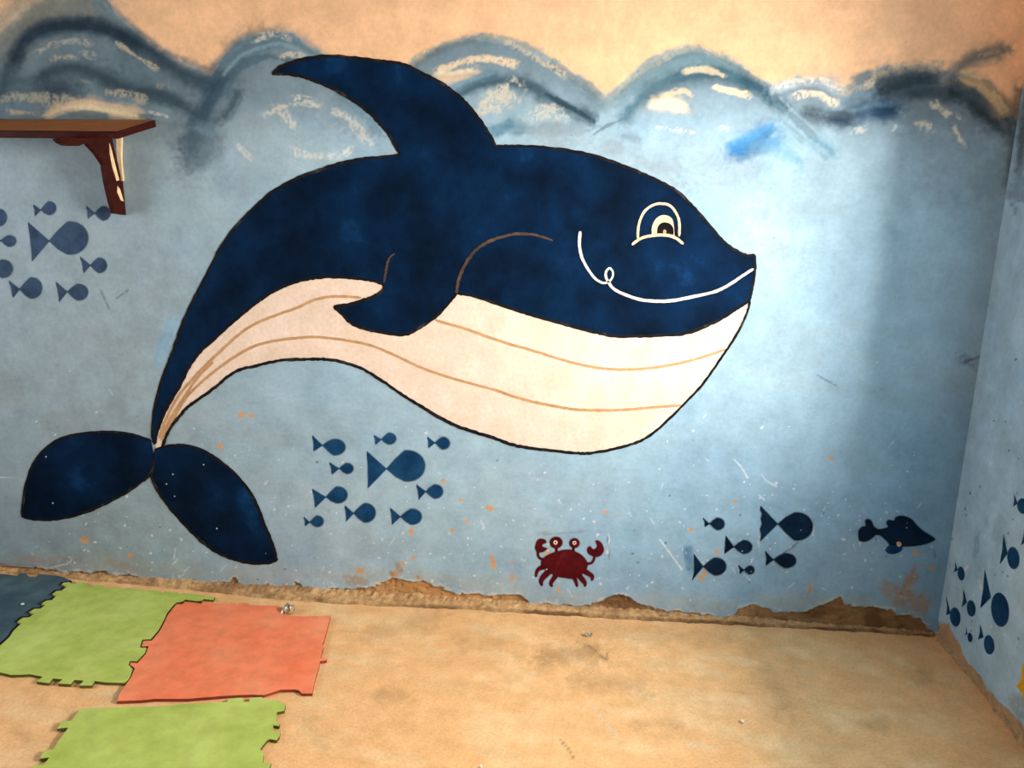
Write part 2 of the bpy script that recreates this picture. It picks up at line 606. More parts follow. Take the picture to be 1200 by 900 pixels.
# fourth wave
S([(713, 120), (735, 97), (760, 77), (785, 63), (810, 57), (836, 63), (866, 82), (896, 106)], 12, (176, 172, 154), .9, .46)
S([(722, 122), (750, 97), (780, 80), (812, 70), (842, 76), (872, 93), (902, 116)], 17, (116, 144, 154), .95, .1)
S([(726, 144), (745, 123), (765, 106), (790, 93), (816, 87), (842, 86), (870, 96), (896, 110), (922, 126)], 16, (56, 90, 104), .9, .18)
S([(868, 92), (892, 104), (912, 118)], 9, (46, 74, 92), .8, .25)
S([(800, 84), (825, 81), (850, 89)], 7, (214, 196, 168), .95, .3)
S([(760, 123), (782, 120), (802, 126)], 12, (250, 214, 174), 1, .15)
S([(778, 113), (800, 106), (810, 112)], 7, (236, 206, 172), .9, .45)
S([(834, 101), (858, 107), (877, 112)], 8, (244, 216, 180), .95, .35)
S([(700, 126), (716, 118)], 14, (130, 152, 162), .8, .2)
S([(694, 159), (712, 147), (728, 141)], 5, (96, 112, 124), .7, .35)
S([(726, 158), (748, 162)], 14, (128, 150, 166), .6, .3)
S([(768, 150), (792, 152), (816, 156)], 6, (226, 226, 220), .9, .6)
S([(836, 152), (852, 150)], 6, (222, 224, 220), .8, .6)
W_([(620, 160), (690, 168), (760, 190), (800, 212)], 34, (148, 162, 170), .6, .2, .8)
W_([(790, 170), (850, 190), (900, 215)], 44, (156, 174, 184), .5, .2, .8)
S([(856, 180), (880, 169), (908, 154)], 21, (58, 126, 178), .92, .12)
S([(858, 180), (872, 176)], 12, (46, 110, 164), .7, .2)
W_([(896, 160), (915, 172), (935, 192)], 22, (110, 164, 196), .6, .25, .8)
W_([(888, 240), (905, 270), (915, 300)], 50, (198, 206, 208), .4, .2, .95)  # pale paint by the snout, part of it painted glare
# fifth wave
S([(902, 106), (930, 98), (960, 96), (986, 108)], 17, (160, 176, 188), .95, .3)
S([(905, 104), (930, 96), (960, 94), (988, 106)], 8, (232, 222, 206), .9, .52)
S([(930, 113), (955, 109), (978, 122)], 10, (248, 222, 192), .95, .45)
S([(985, 112), (1008, 96), (1035, 84), (1070, 78), (1108, 80)], 15, (196, 178, 152), .9, .48)
S([(1000, 96), (1020, 86)], 10, (124, 140, 150), .8, .3)
S([(1010, 104), (1024, 96)], 10, (224, 206, 180), .9, .45)
S([(990, 122), (1015, 116), (1040, 112)], 16, (96, 120, 134), .8, .3)
S([(1026, 108), (1060, 99), (1092, 96), (1126, 103)], 27, (44, 62, 74), .9, .2)
S([(1070, 108), (1100, 108), (1124, 114)], 14, (62, 78, 88), .8, .25)
S([(1110, 100), (1138, 112), (1162, 130), (1186, 150)], 25, (44, 60, 70), .9, .2)
S([(996, 138), (1024, 130), (1052, 128)], 17, (52, 84, 110), .85, .22)
S([(1028, 134), (1046, 132)], 13, (36, 66, 94), .85, .2)
S([(938, 132), (966, 138), (996, 142)], 17, (76, 90, 102), .85, .38)
S([(972, 140), (992, 142)], 14, (46, 64, 82), .8, .25)
S([(903, 114), (930, 138), (958, 164), (976, 180)], 8, (106, 134, 150), .6, .36)
S([(912, 112), (938, 138), (975, 172)], 4, (176, 192, 198), .5, .45)
S([(915, 145), (940, 168)], 12, (140, 172, 188), .7, .35)
S([(955, 165), (975, 178)], 16, (120, 160, 180), .6, .3)
S([(1104, 100), (1124, 79), (1146, 67), (1180, 59)], 17, (118, 124, 122), 1, .1)
S([(1146, 66), (1170, 60)], 5, (176, 160, 136), .8, .5)
S([(1126, 88), (1148, 97), (1164, 112), (1180, 132)], 17, (214, 176, 132), .92, .25)
S([(1150, 94), (1168, 108), (1182, 124)], 5, (150, 130, 104), .7, .45)
S([(1094, 121), (1106, 130), (1113, 136)], 8, (228, 212, 186), .95, .45)
S([(1117, 146), (1123, 160), (1131, 172)], 8, (228, 212, 186), .95, .42)
S([(1120, 134), (1130, 142)], 6, (220, 206, 184), .8, .55)
S([(1075, 146), (1092, 150)], 10, (226, 212, 190), .95, .5)
S([(1000, 154), (1014, 151)], 8, (224, 220, 210), .95, .5)
S([(1046, 154), (1050, 148)], 4, (220, 220, 214), .8, .5)
S([(1196, 100), (1194, 150), (1190, 190), (1184, 220)], 15, (60, 66, 72), .7, .25)
S([(1180, 140), (1186, 175), (1180, 205)], 15, (96, 104, 110), .6, .3)
# stray brush smudges lower down
S([(186, 430), (194, 400), (206, 372)], 16, (138, 178, 204), .6, .25, .8)
S([(806, 640), (808, 668)], 9, (84, 132, 168), .7, .35)
S([(1040, 262), (1050, 278)], 14, (150, 178, 192), .5, .3)
S([(1128, 420), (1145, 428)], 18, (96, 100, 106), .45, .45)
S([(1130, 424), (1148, 418)], 4, (70, 74, 80), .6, .45)
S([(630, 626), (660, 625), (688, 622)], 5, (140, 136, 156), .4, .4)
for (a, b_) in (((0, 652), (240, 672)), ((240, 676), (460, 676)), ((470, 676), (620, 690)), ((620, 700), (860, 712)), ((880, 706), (1080, 712))):
    S([a, b_], 22, (176, 176, 166), .5, .42, .8)
for (pp, w_, al) in (([(1060, 700), (1066, 680), (1076, 668)], 16, .75), ([(1040, 690), (1052, 700)], 18, .6), ([(1070, 700), (1080, 708)], 24, .5), ([(1050, 704), (1085, 704)], 18, .4),
                     ([(430, 680), (405, 680)], 12, .5), ([(458, 670), (463, 680)], 8, .9), ([(466, 662), (470, 668)], 7, .7), ([(490, 677), (494, 680)], 6, .8),
                     ([(120, 655), (160, 668)], 14, .35), ([(20, 655), (90, 662)], 18, .35)):
    S(pp, w_, (176, 134, 92), al, .42)
# chips through to the old ochre coat
for (u0, v0, ru, rv, rt) in ((283, 487, 4, 4, 0), (295, 487, 4, 2.5, 0), (258, 523, 4, 4, 0), (99, 633, 5.5, 4.5, .3), (153, 651, 3.5, 3, 0), (574, 595, 4.5, 3.5, .4), (519, 564, 3, 3, 0),
                             (540, 586, 3, 2, 0), (546, 611, 2.5, 2.5, 0), (482, 623, 2.5, 5, 0), (578, 659, 2.6, 10, -.12), (600, 676, 2.2, 5, .1), (422, 669, 4, 3, 0),
                             (484, 654, 3, 2, 0), (530, 621, 3.5, 2, 0), (809, 621, 4, 2.5, .2), (840, 647, 3.2, 2.8, 0), (823, 675, 2.4, 9, .6), (642, 647, 3, 3, 0),
                             (654, 690, 2.5, 2.5, 0), (949, 689, 2.2, 8.5, .08), (974, 537, 3.5, 2.8, 0), (862, 588, 2, 3, 0), (710, 600, 2.5, 2, 0), (1073, 648, 3.5, 3.5, 0),
                             (1092, 666, 3, 3, 0), (600, 660, 2, 1.5, 0), (464, 672, 3, 4, 0), (472, 660, 2, 3, 0)):
    pt.chip(u0, v0, ru, rv, (216, 164, 112), .95, rt)
# scratches, scuffs and white flecks, more of them near the floor
rs = random.Random(3)
for i in range(360):
    u0 = rs.uniform(-10, 1095)
    v0 = 690 - abs(rs.gauss(0, 1)) * 95
    if v0 < 230:
        continue
    k = rs.random()
    col = (228, 231, 230) if k < 0.88 else (86, 98, 106)
    if rs.random() < 0.15:
        L_ = rs.uniform(4, 13)
        an = rs.uniform(0.3, 2.6)
        S([(u0, v0), (u0 + L_ * math.cos(an), v0 + L_ * math.sin(an))], 1.5, col, .6, .42, .5, sm=False)
    else:
        pt.chip(u0, v0, rs.uniform(.6, 2.0), rs.uniform(.5, 1.5), col, .8, rs.uniform(0, 3))
for pp in ([(860, 538), (869, 548), (876, 560)], [(773, 632), (782, 644), (790, 655), (799, 667)], [(889, 580), (896, 586)], [(892, 555), (898, 563), (910, 570)],
           [(712, 648), (714, 630), (711, 620)], [(64, 664), (80, 660), (84, 655)]):
    S(pp, 1.9, (230, 233, 232), .85, .36, .4)
for pp in ([(899, 660), (912, 652), (925, 644), (935, 636)], [(118, 340), (128, 362)], [(136, 350), (150, 340)], [(958, 440), (980, 452)], [(714, 655), (712, 630)]):
    S(pp, 2.0, (92, 106, 116), .6, .35, .3)
# eroded foot of the wall
ue = np.interp(U, ER[:, 0], ER[:, 1])
dlow = V - ue + (fbm(X * 45, Z * 45, 4, 4) - 0.5) * 9
ero = sstep(-0.6, 1.4, dlow) * (V > 630)
nb = fbm(X * 40, Z * 60, 6, 5)
nc = fbm(X * 9, Z * 12, 2, 4)
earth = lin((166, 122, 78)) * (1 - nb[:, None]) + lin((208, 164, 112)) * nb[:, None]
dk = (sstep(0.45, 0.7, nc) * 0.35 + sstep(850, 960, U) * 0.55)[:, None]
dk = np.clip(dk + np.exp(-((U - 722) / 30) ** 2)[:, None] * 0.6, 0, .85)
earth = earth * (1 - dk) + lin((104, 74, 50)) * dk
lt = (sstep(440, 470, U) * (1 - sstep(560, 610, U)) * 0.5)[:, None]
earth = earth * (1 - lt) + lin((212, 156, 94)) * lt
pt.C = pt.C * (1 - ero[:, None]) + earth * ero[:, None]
rim = np.exp(-((dlow + 1.5) / 1.6) ** 2) * (V > 630) * (nb > 0.46) * 0.6
pt.fill(rim, (224, 218, 204))
depth = ero * (0.004 + 0.010 * nb) - 0.0008 * rim + 0.0022 * (fbm(X * 5, Z * 5, 7, 3) - 0.5) * sstep(0, 0.3, Z)
depth += sstep(0.6, 0.75, fbm(X * 70, Z * 70, 1, 2)) * ero * 0.004
flat = np.clip(depth, -0.0006, 0.03)
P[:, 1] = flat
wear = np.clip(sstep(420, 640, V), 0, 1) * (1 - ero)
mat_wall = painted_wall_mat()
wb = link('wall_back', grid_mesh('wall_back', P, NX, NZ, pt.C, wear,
          (box_v(ROOM_L, XR, .03, .2, 0, ROOM_H), BOXQ)), mat_wall)
tag(wb, 'blue painted plaster wall with ochre top and brushed waves', None, None, 'structure')

# ------------------------------------------------------------------ wall_right
gy = np.append(np.arange(-0.70, -0.001, 0.0045), 0.0)
gz2 = np.concatenate([np.arange(0, 2.3, 0.0045), np.linspace(2.3, ROOM_H, 8)])
Y2, Z2 = np.meshgrid(gy, gz2)
Y2, Z2 = Y2.ravel(), Z2.ravel()
P2 = np.stack([np.full_like(Y2, XR), Y2, Z2], -1)
pr = Painter(P2, Y2, Z2)
pr.C[:] = lin((178, 212, 232))
m1 = fbm(Y2 * 4, Z2 * 3, 2, 5)
m2 = fbm(Y2 * 20, Z2 * 5, 4, 5)
pr.fill(sstep(.4, .7, m1) * .5, (190, 216, 230))
pr.fill(sstep(.5, .75, m2) * .4, (158, 194, 220))
zb = 1.93 + 0.08 * np.sin(Y2 * 9) + (fbm(Y2 * 25, Z2 * 25, 3, 4) - .5) * .06
hi = sstep(-.02, .02, Z2 - zb)
pr.fill((1 - hi) * sstep(1.6, 1.9, Z2) * .6, (120, 138, 148))
pr.fill(hi, OCHRE)
R_ = pr.stroke
R_([(1203, 88), (1201, 130), (1197, 170), (1192, 200)], 9, (52, 58, 64), .7, .3, .9)
R_([(1202, 130), (1200, 180), (1192, 240)], 20, (92, 100, 108), .5, .3)
R_([(1195, 700), (1202, 720)], 10, (196, 208, 214), .6, .35)
R_([(1190, 822), (1200, 836)], 18, (150, 160, 156), .6, .35)
R_([(1146, 620), (1143, 650)], 6, (120, 140, 160), .5, .4)
R_([(1176, 600), (1168, 640)], 16, (140, 168, 190), .4, .3)
R_([(1134, 664), (1130, 668)], 3, (232, 236, 236), .9, .3)
R_([(1148, 680), (1149, 690)], 4, (222, 230, 232), .8, .35)
for i in range(60):
    pr.chip(rs.uniform(1105, 1200), rs.uniform(380, 800), rs.uniform(.7, 1.4), rs.uniform(.8, 1.8), (226, 230, 230) if rs.random() < .6 else (80, 92, 104), .8)
ERR = np.array([(1060, 690), (1097, 726), (1103, 730), (1112, 733), (1117, 747), (1122, 749), (1127, 763), (1134, 777), (1149, 791), (1156, 807), (1171, 822), (1188, 838), (1200, 853), (1240, 905), (1500, 1240)], float)
ur = np.interp(pr.U, ERR[:, 0], ERR[:, 1])
dl2 = (pr.V - ur) + (fbm(Y2 * 40, Z2 * 40, 5, 4) - .5) * 10
er2 = sstep(-1, 1.5, dl2) * (pr.V > 650) * (Y2 > -1.0)
ne2 = fbm(Y2 * 50, Z2 * 40, 6, 5)
e2 = lin((184, 146, 108)) * (1 - ne2[:, None]) + lin((216, 180, 140)) * ne2[:, None]
pr.C = pr.C * (1 - er2[:, None]) + e2 * er2[:, None]
P2[:, 0] += er2 * (0.003 + .008 * ne2) + 0.002 * (m1 - .5) * sstep(.1, .3, Z2)
we2 = sstep(400, 650, pr.V) * .5
wr = link('wall_right', grid_mesh('wall_right', P2, len(gy), len(gz2), pr.C, we2,
          (box_v(XR + .03, XR + WTH, -.70, .2, 0, ROOM_H), BOXQ), flip=True), mat_wall)
tag(wr, 'blue painted side wall meeting the mural wall at the corner', None, None, 'structure')

# ------------------------------------------------------------------ floor
fx = np.concatenate([np.linspace(ROOM_L, -2.3, 6)[:-1], np.arange(-2.3, XR + .05, .008)])
fy = np.concatenate([np.linspace(ROOM_F, -1.5, 12)[:-1], np.arange(-1.5, 0.031, .008)])
FX, FY = np.meshgrid(fx, fy)
FX, FY = FX.ravel(), FY.ravel()
PF = np.stack([FX, FY, np.zeros_like(FX)], -1)
pf = Painter(PF, FX, FY)
pf.C[:] = lin((255, 200, 142))
k1 = fbm(FX * 2.4, FY * 2.4, 3, 5)
k2 = fbm(FX * 7 + FY * 3, FY * 12, 5, 5)
k3 = fbm(FX * 16, FY * 16, 1, 5)
pf.fill(sstep(.42, .7, k1) * .4, (244, 186, 126))
pf.fill(sstep(.48, .72, k2) * .5, (255, 218, 166))
pf.fill(sstep(.52, .74, k3) * .2, (232, 178, 122))
F_ = pf.stroke
for (pp, w_, c_, al) in (([(420, 745), (470, 735), (520, 722)], 26, (192, 144, 96), .6), ([(530, 760), (560, 750), (600, 762)], 34, (180, 134, 88), .5),
                         ([(620, 775), (660, 768), (705, 765)], 26, (150, 114, 78), .7), ([(670, 752), (705, 768)], 20, (150, 114, 78), .5),
                         ([(660, 798), (720, 800), (760, 806)], 22, (182, 138, 92), .6), ([(430, 818), (460, 815), (475, 818)], 20, (186, 140, 92), .6),
                         ([(355, 840), (370, 860), (385, 880)], 16, (204, 158, 112), .5), ([(20, 858), (30, 862)], 14, (190, 146, 104), .6),
                         ([(740, 850), (780, 846), (800, 852)], 14, (180, 134, 90), .5), ([(880, 770), (905, 800), (925, 840)], 36, (150, 116, 82), .4),
                         ([(1070, 790), (1100, 795)], 22, (140, 104, 72), .5), ([(1010, 845), (1045, 850)], 18, (150, 112, 78), .4),
                         ([(640, 730), (760, 742), (860, 750)], 18, (184, 138, 94), .4)):
    F_(pp, w_, c_, al * .6, .3, .9)
for (pp, w_) in (([(490, 764), (540, 762)], 5), ([(614, 788), (635, 789)], 4), ([(690, 820), (720, 862)], 5), ([(560, 736), (580, 738)], 5), ([(705, 840), (726, 866)], 6),
                 ([(930, 785), (955, 790)], 7), ([(1010, 846), (1030, 840)], 5), ([(960, 878), (985, 880)], 5), ([(1110, 822), (1128, 826)], 6), ([(800, 872), (840, 876)], 8),
                 ([(330, 845), (350, 838), (362, 840)], 6), ([(370, 846), (385, 838)], 3), ([(900, 690), (900, 690.5)], 1), ([(100, 815), (150, 812)], 7)):
    F_(pp, w_, (240, 208, 164), .6, .4, .7)
for (pp, w_) in (([(690, 756), (710, 772), (712, 765)], 1.8), ([(655, 865), (668, 880), (672, 888)], 2)):
    F_(pp, w_, (132, 98, 66), .6, .35, .4)
PF[:, 2] = -0.001 + (k1 - .5) * .003
m_floor, nt, b = new_mat('screed', .62)
a = attr(nt, 'paint')
c = mix(nt, .75, a.outputs['Color'], ramp(nt, noise(nt, 14, 6, .65), [(.3, (230, 222, 212)), (.65, (255, 255, 255))]), 'MULTIPLY')
c = mix(nt, .6, c, ramp(nt, noise(nt, 110, 3, .6), [(.3, (226, 222, 216)), (.6, (255, 255, 255))]), 'MULTIPLY')
nt.links.new(c, b.inputs['Base Color'])
add_bump(nt, b, math_n(nt, 'ADD', noise(nt, 120, 3), math_n(nt, 'MULTIPLY', noise(nt, 12, 4), 2)), .25, .003)
fl = link('floor', grid_mesh('floor', PF, len(fx), len(fy), pf.C, None,
          (box_v(ROOM_L, XR + .05, ROOM_F, .03, -.2, -.02), BOXQ)), m_floor)
tag(fl, 'sandy brown cement floor with dusty stains', None, None, 'structure')

# ------------------------------------------------------------------ crumbled mortar along the foot of both walls
m_mortar, nt, b = new_mat('crumbled_mortar', .95)
a = attr(nt, 'paint')
c = mix(nt, .8, a.outputs['Color'], ramp(nt, noise(nt, 42, 6, .7), [(.32, (178, 164, 148)), (.58, (255, 255, 255))]), 'MULTIPLY')
nt.links.new(c, b.inputs['Base Color'])
add_bump(nt, b, noise(nt, 130, 5, .7), .9, .006)


def mortar(name, front_px, top_fn, wall, n, rows=9):
    """strip from the wall (row 0) out to the front line traced on the floor."""
    fr = on_floor(front_px, 0.0)
    s = np.concatenate([[0], np.cumsum(np.linalg.norm(np.diff(fr, axis=0), axis=1))])
    tt = np.linspace(0, s[-1], n)
    fxs = np.interp(tt, s, fr[:, 0])
    fys = np.interp(tt, s, fr[:, 1])
    V_ = np.zeros((rows, n, 3))
    for r in range(rows):
        k = r / (rows - 1)
        nn = fbm(tt * 26 + 3, np.full(n, r * 1.3), 2, 4) - .5
        n3 = fbm(tt * 60, np.full(n, r * 2.1), 5, 3) - .5
        top = top_fn(tt, s[-1])
        zz = top * (1 - k) ** 0.75 * (1 + .8 * nn * math.sin(math.pi * min(1, k + .1)))
        n5 = fbm(tt * 120, np.full(n, r * 3.7), 6, 2) - .5
        zz = zz + (n3 * .016 + n5 * .012) * math.sin(math.pi * min(1, k + .12)) + .004 * (k < 1)
        if wall == 'b':
            V_[r] = np.stack([fxs, .028 * (1 - k) + (fys + (nn * 1.8 + n3) * .011) * k, np.maximum(zz, -.004)], -1)
        else:
            V_[r] = np.stack([(XR + .028) * (1 - k) + (fxs + (nn * 1.8 + n3) * .011) * k, fys, np.maximum(zz, -.004)], -1)
        if r == rows - 1:
            V_[r, :, 2] = -.006
    return V_.reshape(-1, 3), n, rows, tt


fpx = np.array([(-60, 671), (0, 672), (60, 674), (90, 679.5), (160, 685.5), (220, 691.5), (264, 696.5), (290, 700), (330, 703.5), (400, 708.5), (480, 712.5), (540, 714.5), (600, 718.5),
                (640, 720.3), (693, 723.5), (753, 727.5), (800, 729.5), (860, 733), (947, 737.5), (1033, 742), (1094, 746.5)])
MV, n_, r_, tt = mortar('m', fpx, lambda t, L: .014 + .022 * fbm(t * 4, t * 0, 1, 4), 'b', 900, 11)
mu, mv = to_px(MV)
nn = fbm(MV[:, 0] * 60, MV[:, 1] * 90 + MV[:, 2] * 60, 3, 4)
mc = lin((196, 144, 94)) * (1 - nn[:, None]) + lin((246, 204, 150)) * nn[:, None]
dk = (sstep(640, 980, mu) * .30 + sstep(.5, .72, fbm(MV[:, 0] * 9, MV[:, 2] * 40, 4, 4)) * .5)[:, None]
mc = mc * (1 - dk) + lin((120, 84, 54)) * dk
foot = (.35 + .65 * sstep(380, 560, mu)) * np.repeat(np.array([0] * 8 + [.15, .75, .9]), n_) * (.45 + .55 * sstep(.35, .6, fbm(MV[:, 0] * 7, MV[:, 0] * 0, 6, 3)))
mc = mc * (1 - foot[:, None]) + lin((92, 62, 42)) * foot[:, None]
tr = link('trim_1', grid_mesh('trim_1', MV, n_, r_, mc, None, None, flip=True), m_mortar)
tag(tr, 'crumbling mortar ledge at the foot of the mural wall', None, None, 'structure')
fpr = np.array([(1091, 742), (1095, 746), (1120, 776), (1135.5, 793), (1151, 813), (1163.5, 831.5), (1182, 855), (1200, 880), (1230, 921), (1290, 1003)])
MV, n_, r_, tt = mortar('m', fpr, lambda t, L: .03 + .02 * fbm(t * 5, t * 0, 3, 3), 'r', 260, 9)
nn = fbm(MV[:, 1] * 60, MV[:, 2] * 90, 3, 4)
mc = lin((182, 142, 102)) * (1 - nn[:, None]) + lin((222, 186, 144)) * nn[:, None]
tr = link('trim_2', grid_mesh('trim_2', MV, n_, r_, mc, None, None, flip=False), m_mortar)
tag(tr, 'worn mortar edge at the foot of the side wall', None, None, 'structure')

# ------------------------------------------------------------------ rest of the room (behind and beside the camera)
m_lime = simple_paint('limewash', [(.3, (84, 100, 112)), (.7, (104, 120, 130))], 3)
m_ceil = simple_paint('ceiling_board', [(.3, (66, 58, 52)), (.7, (90, 80, 70))], 3)
tag(link('ceiling', boxes_mesh('ceiling', [(ROOM_L - .2, FILL_GAP[0], ROOM_F - .2, .2, ROOM_H, ROOM_H + .1), (FILL_GAP[1], XR + .5, ROOM_F - .2, .2, ROOM_H, ROOM_H + .1),
                                           (FILL_GAP[0], FILL_GAP[1], ROOM_F - .2, FILL_GAP[2], ROOM_H, ROOM_H + .1), (FILL_GAP[0], FILL_GAP[1], FILL_GAP[3], .2, ROOM_H, ROOM_H + .1)]), m_ceil), 'dark boarded ceiling above the room', None, None, 'structure')
tag(link('wall_left', boxes_mesh('wall_left', [(ROOM_L - .2, ROOM_L, ROOM_F - .2, WIN[0], 0, ROOM_H), (ROOM_L - .2, ROOM_L, WIN[1], .2, 0, ROOM_H),
                                               (ROOM_L - .2, ROOM_L, WIN[0], WIN[1], 0, WIN[2]), (ROOM_L - .2, ROOM_L, WIN[0], WIN[1], WIN[3], ROOM_H)]), m_lime),
    'blue limewashed left wall with a window opening', None, None, 'structure')
tag(link('wall_front', boxes_mesh('wall_front', [(ROOM_L, DOOR[0], ROOM_F - .2, ROOM_F, 0, ROOM_H), (DOOR[1], XR + .2, ROOM_F - .2, ROOM_F, 0, ROOM_H),
                                                 (DOOR[0], DOOR[1], ROOM_F - .2, ROOM_F, DOOR[3], ROOM_H)]), m_lime),
    'blue limewashed front wall with the open doorway', None, None, 'structure')
m_blue = simple_paint('blue_limewash', [(.3, (150, 180, 200)), (.7, (172, 196, 210))], 3)
tag(link('wall_right_rear', boxes_mesh('wall_right_rear', [(XR, XR + WTH, ROOM_F - .2, WINR[0], 0, ROOM_H), (XR, XR + WTH, WINR[1], -.70, 0, ROOM_H),
                                                 (XR, XR + WTH, WINR[0], WINR[1], 0, WINR[2]), (XR, XR + WTH, WINR[0], WINR[1], WINR[3], ROOM_H)]), m_blue),
    'blue side wall with a deep window opening out of view', None, None, 'structure')

# ------------------------------------------------------------------ paint shapes on the walls
PLANE = {'b': on_back, 'r': on_right}
M_NAVY = simple_paint('navy_paint', [(.30, (2, 13, 27)), (.46, (3, 24, 48)), (.60, (5, 35, 67)), (.78, (20, 68, 120))], 4.2, .75, None, detail=6, nr=.6)
M_NAVY_WORN = simple_paint('worn_navy_paint', [(.30, (2, 13, 27)), (.46, (3, 22, 44)), (.60, (5, 32, 62)), (.78, (18, 60, 106))], 4.2, .75, (200, 212, 218), detail=6, nr=.6)
M_CREAM = simple_paint('cream_paint', [(.3, (222, 196, 174)), (.55, (232, 208, 190)), (.75, (240, 220, 204))], 9, .8)
M_LINE = simple_paint('outline_paint', [(.3, (18, 17, 20)), (.58, (32, 29, 28)), (.78, (84, 74, 60))], 16, .7)
M_BROWNLINE = simple_paint('brown_line_paint', [(.3, (54, 42, 38)), (.6, (86, 68, 56)), (.75, (120, 96, 74))], 12, .7)
M_STRIPE = simple_paint('stripe_paint', [(.3, (178, 134, 92)), (.7, (204, 162, 118))], 20, .75)
M_PEACH = simple_paint('peach_paint', [(.3, (226, 184, 146)), (.7, (244, 206, 170))], 14, .7)
M_WHITE = simple_paint('white_line_paint', [(.3, (214, 196, 180)), (.7, (246, 230, 214))], 24, .7)
M_BLACK = simple_paint('black_paint', [(.3, (12, 12, 14)), (.7, (30, 28, 28))], 14, .55)
M_FISH_A = simple_paint('slate_spray', [(.3, (44, 58, 78)), (.7, (66, 88, 116))], 14, .75, cover=True)
M_FISH_B = simple_paint('blue_spray', [(.3, (12, 46, 80)), (.7, (30, 76, 116))], 14, .75, cover=True)
M_FISH_C = simple_paint('dark_spray', [(.3, (8, 22, 38)), (.7, (18, 44, 68))], 14, .75, (150, 170, 182), cover=True)
M_CRAB = simple_paint('crimson_spray', [(.3, (66, 10, 15)), (.6, (86, 16, 22)), (.78, (112, 42, 48))], 18, .75, (222, 196, 190), cover=True)
M_STAR = simple_paint('yellow_paint', [(.3, (214, 150, 22)), (.7, (236, 178, 48))], 10, .7)


def fill_mesh(name, px, plane, off, org):
    Pw = PLANE[plane](px, off)
    tr_ = tessellate_polygon([[Vector((p[0], p[1], 0)) for p in px]])
    V_ = Pw - org
    n = np.array([0, -1, 0]) if plane == 'b' else np.array([-1, 0, 0])
    F = []
    for t in tr_:
        a_, b_, c_ = (V_[i] for i in t)
        F.append(t if np.dot(np.cross(b_ - a_, c_ - a_), n) > 0 else t[::-1])
    # thin rim back to the wall so the coat of paint has thickness
    m = len(px)
    B = PLANE[plane](px, 0.0008) - org
    F2 = [(i, (i + 1) % m, (i + 1) % m + m, i + m) for i in range(m)]
    return mesh_np(name, np.concatenate([V_, B]), list(F) + F2)


def soft_mesh(name, px, plane, off, org, spread=1.3):
    px = np.asarray(px, float)
    ar = 0.5 * np.sum(px[:, 0] * np.roll(px[:, 1], -1) - np.roll(px[:, 0], -1) * px[:, 1])
    if ar < 0:
        px = px[::-1]
    t = np.roll(px, -1, 0) - np.roll(px, 1, 0)
    t /= np.linalg.norm(t, axis=1)[:, None] + 1e-9
    nrm = np.stack([t[:, 1], -t[:, 0]], -1)
    inner = px - nrm * spread * .45
    outer = px + nrm * spread
    m = len(px)
    V_ = np.concatenate([PLANE[plane](inner, off), PLANE[plane](outer, off * .8)]) - org
    tr_ = tessellate_polygon([[Vector((p[0], p[1], 0)) for p in inner]])
    n = np.array([0, -1, 0]) if plane == 'b' else np.array([-1, 0, 0])
    F = []
    for t_ in tr_:
        a_, b_, c_ = (V_[i] for i in t_)
        F.append(t_ if np.dot(np.cross(b_ - a_, c_ - a_), n) > 0 else t_[::-1])
    F += [(i, i + m, (i + 1) % m + m, (i + 1) % m) for i in range(m)]
    me = mesh_np(name, V_, F)
    at = me.attributes.new('cover', 'FLOAT', 'POINT')
    at.data.foreach_set('value', np.concatenate([np.ones(m), np.zeros(m)]).astype(np.float32))
    return me


def line_px(pts, w, jit=.35, closed=False, taper=True, n=7):
    """closed outline (pixels) of a hand-drawn line."""
    L = smooth(pts, n, closed)
    if closed:
        L = np.concatenate([L, L[:1]])
    m = len(L)
    t = np.gradient(L, axis=0)
    t /= np.linalg.norm(t, axis=1)[:, None] + 1e-9
    nr = np.stack([-t[:, 1], t[:, 0]], -1)
    s = np.arange(m) / m
    ww = (w if np.ndim(w) == 0 else np.interp(s, np.linspace(0, 1, len(w)), w)) * np.ones(m) * .5
    if taper and not closed:
        ww = ww * np.clip(np.minimum(np.arange(m), np.arange(m)[::-1]) / 3.0 + .45, 0, 1)
    j1 = (RNG.random(m) - .5) * jit * 2
    j2 = (RNG.random(m) - .5) * jit * 2
    return np.concatenate([L + nr * (ww + j1 * ww * .5)[:, None], (L - nr * (ww + j2 * ww * .5)[:, None])[::-1]]), L, m


def line_mesh(name, pts, w, plane, off, org, jit=.35, closed=False, taper=True, n=7):
    ol, L, m = line_px(pts, w, jit, closed, taper, n)
    V_ = PLANE[plane](ol, off) - org
    F = []
    for i in range(m - 1):
        F.append((i, i + 1, 2 * m - 2 - i, 2 * m - 1 - i))
    return mesh_np(name, V_, F)


def disc(cx, cy, rx, ry, n=28, rot=0.0):
    a_ = np.linspace(0, 2 * math.pi, n, endpoint=False)
    x, y = rx * np.cos(a_), ry * np.sin(a_)
    return np.stack([cx + x * math.cos(rot) - y * math.sin(rot), cy + x * math.sin(rot) + y * math.cos(rot)], -1)


